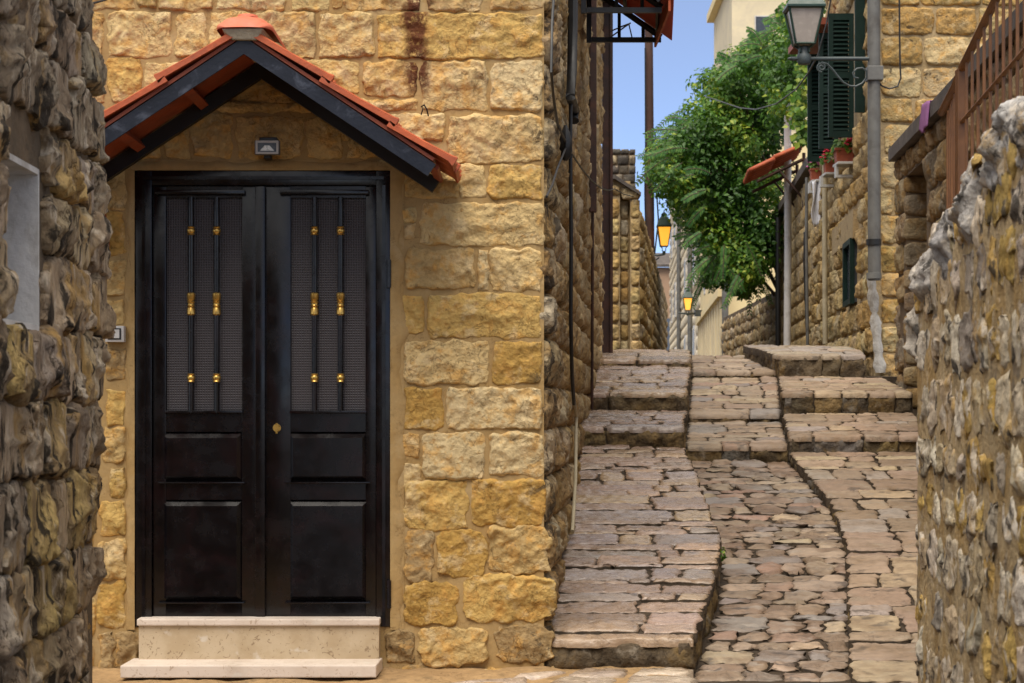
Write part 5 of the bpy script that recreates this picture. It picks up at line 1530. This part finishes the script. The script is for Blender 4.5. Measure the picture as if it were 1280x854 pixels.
pole = thing('utility_pole', W(812, 445, 36), 'tall brown utility pole behind the left garden wall', 'pole')
Zp = 36.0
m = MB(); m.tube([W(813, 452, Zp), W(812, 200, Zp), W(810.5, -40, Zp)], [.085, .078, .07], 12); m.build('shaft', M['wood_pole'], pole, True)
m = MB(); m.tube([W(806.5, 60, Zp - .1), W(807, 180, Zp - .1), W(806, 240, Zp - .1), W(808, 330, Zp - .1)], .014, 5); m.tube([W(819, 165, Zp - .05), W(820, 230, Zp - .05), W(823, 275, Zp - .05), W(818, 320, Zp - .05)], .014, 5); m.build('cable', M['cable'], pole)
m = MB(); m.tube([W(806, 162, Zp), W(838, 162.5, Zp), W(850, 162.5, Zp)], .018, 6); m.build('crossarm', M['iron_grey'], pole)
l1 = lantern('street_lantern', W(830, 308, 35.8), .23, .62, True, 'lit amber street lantern on an arm from the brown utility pole')
m = MB(); m.tube([W(812, 318, 35.95), W(822, 319.5, 35.85), W(830, 318, 35.8)], .02, 6); m.tube([W(814, 330, 35.95), W(824, 322, 35.85)], .012, 6); m.build('arm', M['iron_grey'], l1, True)
l2 = lantern('street_lantern', W(859.5, 388, 57.0), .25, .62, True, 'lit amber street lantern on an arm from the cream building')
m = MB(); m.tube([W(848, 391, 57), W(859.5, 392.5, 57), W(880, 391, 57.6)], .03, 6); m.box(tuple(W(869, 395, 57.2)), tuple(W(876, 388, 57.5))); m.build('arm', M['iron_grey'], l2)

# ------------------------------------------------------------------ far buildings
def far_wall(b, x_of, za, zb, h0, h1, depth=3.0):
    b.prism([(x_of(za), za, h0), (x_of(za) + depth, za, h0), (x_of(zb) + depth, zb, h0), (x_of(zb), zb, h0)], (0, 0, h1 - h0))
KX = lambda z: 4.80 + .0585 * (z - 46)
cb = thing('cream_building', (6.2, 54, .3), 'cream rendered building with pilasters at the far end of alley', 'building')
m = MB(); far_wall(m, KX, 46, 62, .3, CAMZ + 6.2); m.build('wall', M['cream'], cb)
m = MB(); far_wall(m, lambda z: KX(z) - .16, 46, 62, CAMZ + 2.55, CAMZ + 2.72, .6); m.build('cornice', M['cream'], cb)
for z in np.arange(46.4, 62, 1.55):
    m = MB(); far_wall(m, lambda q: KX(q) - .09, z, z + .3, .3, CAMZ + 2.5495, .2); m.build('pilaster', M['cream2'], cb)
for z in np.arange(47.0, 60, 3.1):
    m = MB(); far_wall(m, lambda q: KX(q) - .012, z, z + .75, .45, CAMZ + 2.1, .1); m.build('door', M['gate'], cb)
for z, hh in ((48.5, 3.3), (51.5, 3.3), (54.5, 3.3), (58, 3.3)):
    m = MB(); far_wall(m, lambda q: KX(q) - .02, z, z + .9, CAMZ + hh, CAMZ + hh + 1.4, .1); w_ = m.build('window', M['pipe_white'], cb)
    m = MB(); far_wall(m, lambda q: KX(q) - .035, z + .1, z + .8, CAMZ + hh + .1, CAMZ + hh + 1.3, .1); m.build('pane', M['dusty'], w_)
for (x, z, lb_) in ((906.5, 45.7, 'grey drainpipe at the near corner of the cream building'), (862.5, 60.6, 'grey drainpipe below the far lit lantern')):
    X = (x - 640) / F * z
    m = MB(); m.tube([(X, z, .3), (X, z, CAMZ + 5.2)], .075, 10); tag(m.build('drainpipe', M['pipe'], None, True), lb_, 'pipe')
sb = thing('far_stone_house', (7.0, 80, .3), 'pale stone house beyond the cream building at the alley bend', 'building')
BX = lambda z: KX(62) + .0534 * (z - 62)
m = MB(); far_wall(m, BX, 62.05, 80, .3, CAMZ + 7.2, 1.1); far_wall(m, BX, 80.01, 100, .3, CAMZ + 10.4, 1.1); m.build('wall', M['cream2'], sb)
fs_ = []
fill(sb, A(BX(100) - .02, 100, .9), A(-.0534, -1, 0), UP, A(-1, .0534, 0), 37.8, 11, .4, 1.0, M['far'], PAL_O, skip=lambda a, b_, c_, d: (a > 20 and d > 7.6), joinat=-1, joined=fs_, gap=.015, bulge=.04, edge=.02, facet=.5, rough=.015, cell=.12, depth=.05)
join_build(fs_, 'stone_facing', stone_mat('pale_ashlar', [((.66, .54, .36), 1.5, .45, .65, .6), ((.50, .40, .27), 3, .56, .68, .5)], bump=.5, bscale=.5), sb, color=(.76, .66, .48))
for z in (65, 69, 74, 83, 88, 94):
    for hh in (1.2, 4.0) if z < 80 else (1.2, 4.0, 7.0):
        m = MB(); far_wall(m, lambda q: BX(q) - .09, z, z + 1.2, CAMZ + hh, CAMZ + hh + 1.5, .1); w_ = m.build('window', M['pipe_white'], sb)
        m = MB(); far_wall(m, lambda q: BX(q) - .105, z + .14, z + 1.06, CAMZ + hh + .12, CAMZ + hh + 1.38, .1); m.build('pane', M['dusty'], w_)
m = MB(); m.tube([(BX(81) - .12, 81, .3), (BX(81) - .12, 81, CAMZ + 10)], .09, 8); m.build('downpipe', M['pipe'], sb)
eb = thing('end_house', (8.5, 113, .3), 'small brownish house closing the far end of the alley', 'building')
m = MB(); m.box((5.5, 112, .3), (12.5, 116, CAMZ + 7.8)); m.build('wall', plain('brown_render', (.40, .26, .17), .9, 0, .15, 2, .3), eb)
m = MB(); m.prism([(5.2, 111.7, CAMZ + 7.8), (12.8, 111.7, CAMZ + 7.8), (12.8, 114, CAMZ + 8.6), (5.2, 114, CAMZ + 8.6)], (0, 0, .15)); m.build('roof', M['coping'], eb)
m = MB(); m.box(tuple(W(831, 460, 111.9)), tuple(W(844, 398, 111.97))); m.build('gate', M['gate'], eb)

tbk = thing('tall_cream_block', (9.5, 74, .3), 'tall cream apartment block rising behind the tree', 'building')
m = MB()
Zk = 70.0
kx = lambda x: (x - 640) / F * Zk
kz = lambda y, Z=Zk: CAMZ - (y - HOR) / F * Z
top_ = CAMZ + (HOR - 27) / F * 78
m.prism([(kx(915), 70, .3), (kx(915) + 6, 70, .3), (kx(915) + 6, 78, .3), ((892.5 - 640) / F * 78, 78, .3)], (0, 0, top_ - .3)); m.build('wall', M['cream2'], tbk)
m = MB(); m.prism([(kx(915) - .25, 69.7, top_), (kx(915) + 6.3, 69.7, top_), (kx(915) + 6.3, 78.3, top_), ((892.5 - 640) / F * 78 - .25, 78.3, top_)], (0, 0, .3)); m.build('cornice', M['cream'], tbk)
for (a, b_, y0, y1) in ((943, 963, 20, 47), (943, 963, 130, 160), (985, 1005, 20, 47), (985, 1005, 130, 160)):
    m = MB(); m.box((kx(a), 69.94, kz(y1)), (kx(b_), 70.0, kz(y0))); w_ = m.build('window', M['pipe_white'], tbk)
    m = MB(); m.box((kx(a + 1.5), 69.92, kz(y1 - 1.5)), (kx(b_ - 1.5), 69.939, kz(y0 + 1.5))); m.build('pane', M['dusty'], w_)
for z in (72.2, 75.0):
    for hh in (12.0, 8.0):
        x_ = lambda q: kx(915) + ((892.5 - 640) / F * 78 - kx(915)) * (q - 70) / 8
        m = MB(); far_wall(m, lambda q: x_(q) - .03, z, z + .9, hh, hh + 1.5, .1); m.build('window', M['gate'], tbk)

# ------------------------------------------------------------------ the tree
tree = thing('tree', (5.6, 37.5, .4), 'leafy green tree hanging over the alley from the garden', 'tree')
trunk = [(5.7, 37.6, .3), (5.6, 37.4, 1.6), (5.2, 36.8, 2.9), (4.9, 36.2, 4.0)]
m = MB(); m.tube(trunk, [.20, .17, .14, .11], 10)
rgt = np.random.default_rng(5)
outline = [(1003, 0), (985, 45), (945, 58), (915, 78), (890, 95), (872, 122), (862, 150), (838, 172), (818, 205), (826, 228), (852, 255), (864, 285), (874, 318), (888, 345), (915, 362), (938, 358), (955, 330), (968, 300), (966, 262), (970, 215), (972, 160), (990, 128), (1012, 70), (1016, 0)]
def inside(x, y):
    c_ = False; n = len(outline); j = n - 1
    for i in range(n):
        xi, yi = outline[i]; xj, yj = outline[j]
        if (yi > y) != (yj > y) and x < (xj - xi) * (y - yi) / (yj - yi) + xi: c_ = not c_
        j = i
    return c_
clumps = []
while len(clumps) < 560:
    x, y_ = rgt.uniform(820, 1016), rgt.uniform(0, 364)
    if inside(x, y_):
        clumps.append((x, y_, rgt.uniform(33.2, 36.0) if x < 975 else rgt.uniform(29, 34)))
for k in range(10):
    x, y_, Z = clumps[k * 9]
    e = W(x, y_, Z)
    s0 = A(*trunk[1 + k % 3])
    mid = (s0 + e) / 2 + A(.2, 0, .3)
    m.tube([s0, mid, e], [.06, .035, .012], 6)
m.build('trunk', M['bark'], tree, True)
P_, N_ = [], []
for (x, y_, Z) in clumps:
    c_ = W(x, y_, Z); rr = rgt.uniform(.16, .34)
    n = int(84 * (rr / .25) ** 2)
    q = rgt.normal(size=(n, 3)); q /= np.linalg.norm(q, axis=1, keepdims=True)
    P_.append(c_ + q * rr * rgt.uniform(.55, 1.05, size=(n, 1)) * A(1.1, 1, .85)); N_.append(q + A(0, -.25, .55) + rgt.normal(size=(n, 3)) * .35)
P_, N_ = np.vstack(P_), np.vstack(N_)
tint = np.clip(rgt.beta(1.6, 2.4, len(P_)) + .25 * np.sin(P_[:, 2] * 3 + P_[:, 0] * 4), 0, 1)
leaves_mesh('crown', P_, N_, .088, M['leaf'], tree, tint, .62, 9)
# long feathery leaves at the fringe
def fronds(parent, roots, seed, name='frond'):
    rg = np.random.default_rng(seed)
    Pp, Nn, Dd = [], [], []
    st = MB()
    V, T = [], []
    for (x, y_, Z, ang, ln) in roots:
        a = W(x, y_, Z)
        d = A(math.cos(ang), rg.uniform(-.4, .4), math.sin(ang)); d /= np.linalg.norm(d)
        pts = [a + d * ln * t - A(0, 0, .38 * ln * t * t) for t in np.linspace(0, 1, 15)]
        st.tube(pts, .006, 4)
        for i in range(1, 15):
            tg = pts[i] - pts[i - 1]; tg /= np.linalg.norm(tg)
            sd = np.cross(tg, A(0, -1, .25)); sd /= np.linalg.norm(sd)
            nn = np.cross(sd, tg)
            for s_ in (-1, 1):
                L = .088 * (1 - .4 * abs(i / 14 - .45)) * rg.uniform(.8, 1.15)
                dr = sd * s_ * .85 + tg * .5 - A(0, 0, .2); dr /= np.linalg.norm(dr)
                wv = np.cross(dr, nn); wv /= np.linalg.norm(wv)
                p = pts[i]
                V += [p, p + dr * L * .4 + wv * .0145, p + dr * L - A(0, 0, .012), p + dr * L * .4 - wv * .0145]
                T.append(rg.uniform(.1, 1))
    V = np.array(V); n = len(V) // 4; i = np.arange(n) * 4
    Fq = np.stack([np.stack([i, i + 2, i + 1], -1), np.stack([i, i + 3, i + 2], -1)], 1).reshape(-1, 3)
    o = link(name, V, Fq, M['frond'], parent)
    at = o.data.attributes.new('tint', 'FLOAT', 'FACE'); at.data.foreach_set('value', np.repeat(np.array(T), 2).astype(np.float32))
    st.build('twig', M['bark'], parent)['kind'] = 'stuff'
    return o
roots = []
for k in range(46):     # left fringe
    t = rgt.uniform(0, 1)
    x = np.interp(t, [0, .3, .6, 1], [862, 838, 828, 880]) + rgt.uniform(-6, 22); y_ = np.interp(t, [0, .3, .6, 1], [140, 175, 225, 322]) + rgt.uniform(-12, 12)
    if y_ > 205 and x < 866: x += 40
    roots.append((x, y_, rgt.uniform(32.6, 34.5), rgt.uniform(2.6, 3.7), rgt.uniform(.35, .62) * (1 if y_ < 236 else .6)))
for k in range(18):     # hanging foot
    roots.append((rgt.uniform(875, 950), rgt.uniform(300, 352), rgt.uniform(32.4, 34), rgt.uniform(3.6, 5.6), rgt.uniform(.3, .5)))
for k in range(24):     # top
    t = rgt.uniform(0, 1)
    roots.append((np.interp(t, [0, .5, 1], [905, 950, 995]) + rgt.uniform(-6, 8), np.interp(t, [0, .5, 1], [92, 58, 18]) + rgt.uniform(-6, 14), rgt.uniform(32.5, 34), rgt.uniform(1.7, 3.6), rgt.uniform(.3, .5)))
fronds(tree, roots, 21)

# vine on the corner of the low part of the shuttered house
vine = thing('vine', W(1000, 200, 28.4), 'green vine trailing down the house wall by the green lantern', 'vine')
pts, nn = [], []
for k in range(420):
    t = rgt.uniform(0, 1)
    x = np.interp(t, [0, .5, 1], [1012, 1003, 999]) + rgt.normal() * 6; y_ = 40 + t * 140
    pts.append(W(x, y_, 27.6 + rgt.normal() * .12)); nn.append(A(rgt.normal() * .5, -1, .6 + rgt.normal() * .3))
leaves_mesh('foliage', np.array(pts), np.array(nn), .10, M['leaf'], vine, np.clip(rgt.beta(2, 2, len(pts)) + .15, 0, 1), .85, 4)
m = MB(); m.tube([W(1014, 20, 27.7), W(1004, 110, 27.7), W(1000, 190, 27.7)], .012, 5); m.build('stem', M['bark'], vine)

# weeds in the joints of the kerb
for (x, y_, Z, n_w, lb_) in ((904, 684, 11.72, 30, 'small green weed tuft at the widest bend of the raised kerb'),):
    c_ = A(float(LR(Z)) + .012, Z, CAMZ - 1.12 + .191 * (Z - 10) - .03)
    wt = thing('weed', c_, lb_, 'weed')
    q = rgt.normal(size=(n_w, 3)); q /= np.linalg.norm(q, axis=1, keepdims=True)
    leaves_mesh('foliage', c_ + q * A(.014, .07, .035), q + A(.5, -.4, .5), .028, M['leaf'], wt, None, .6, n_w)
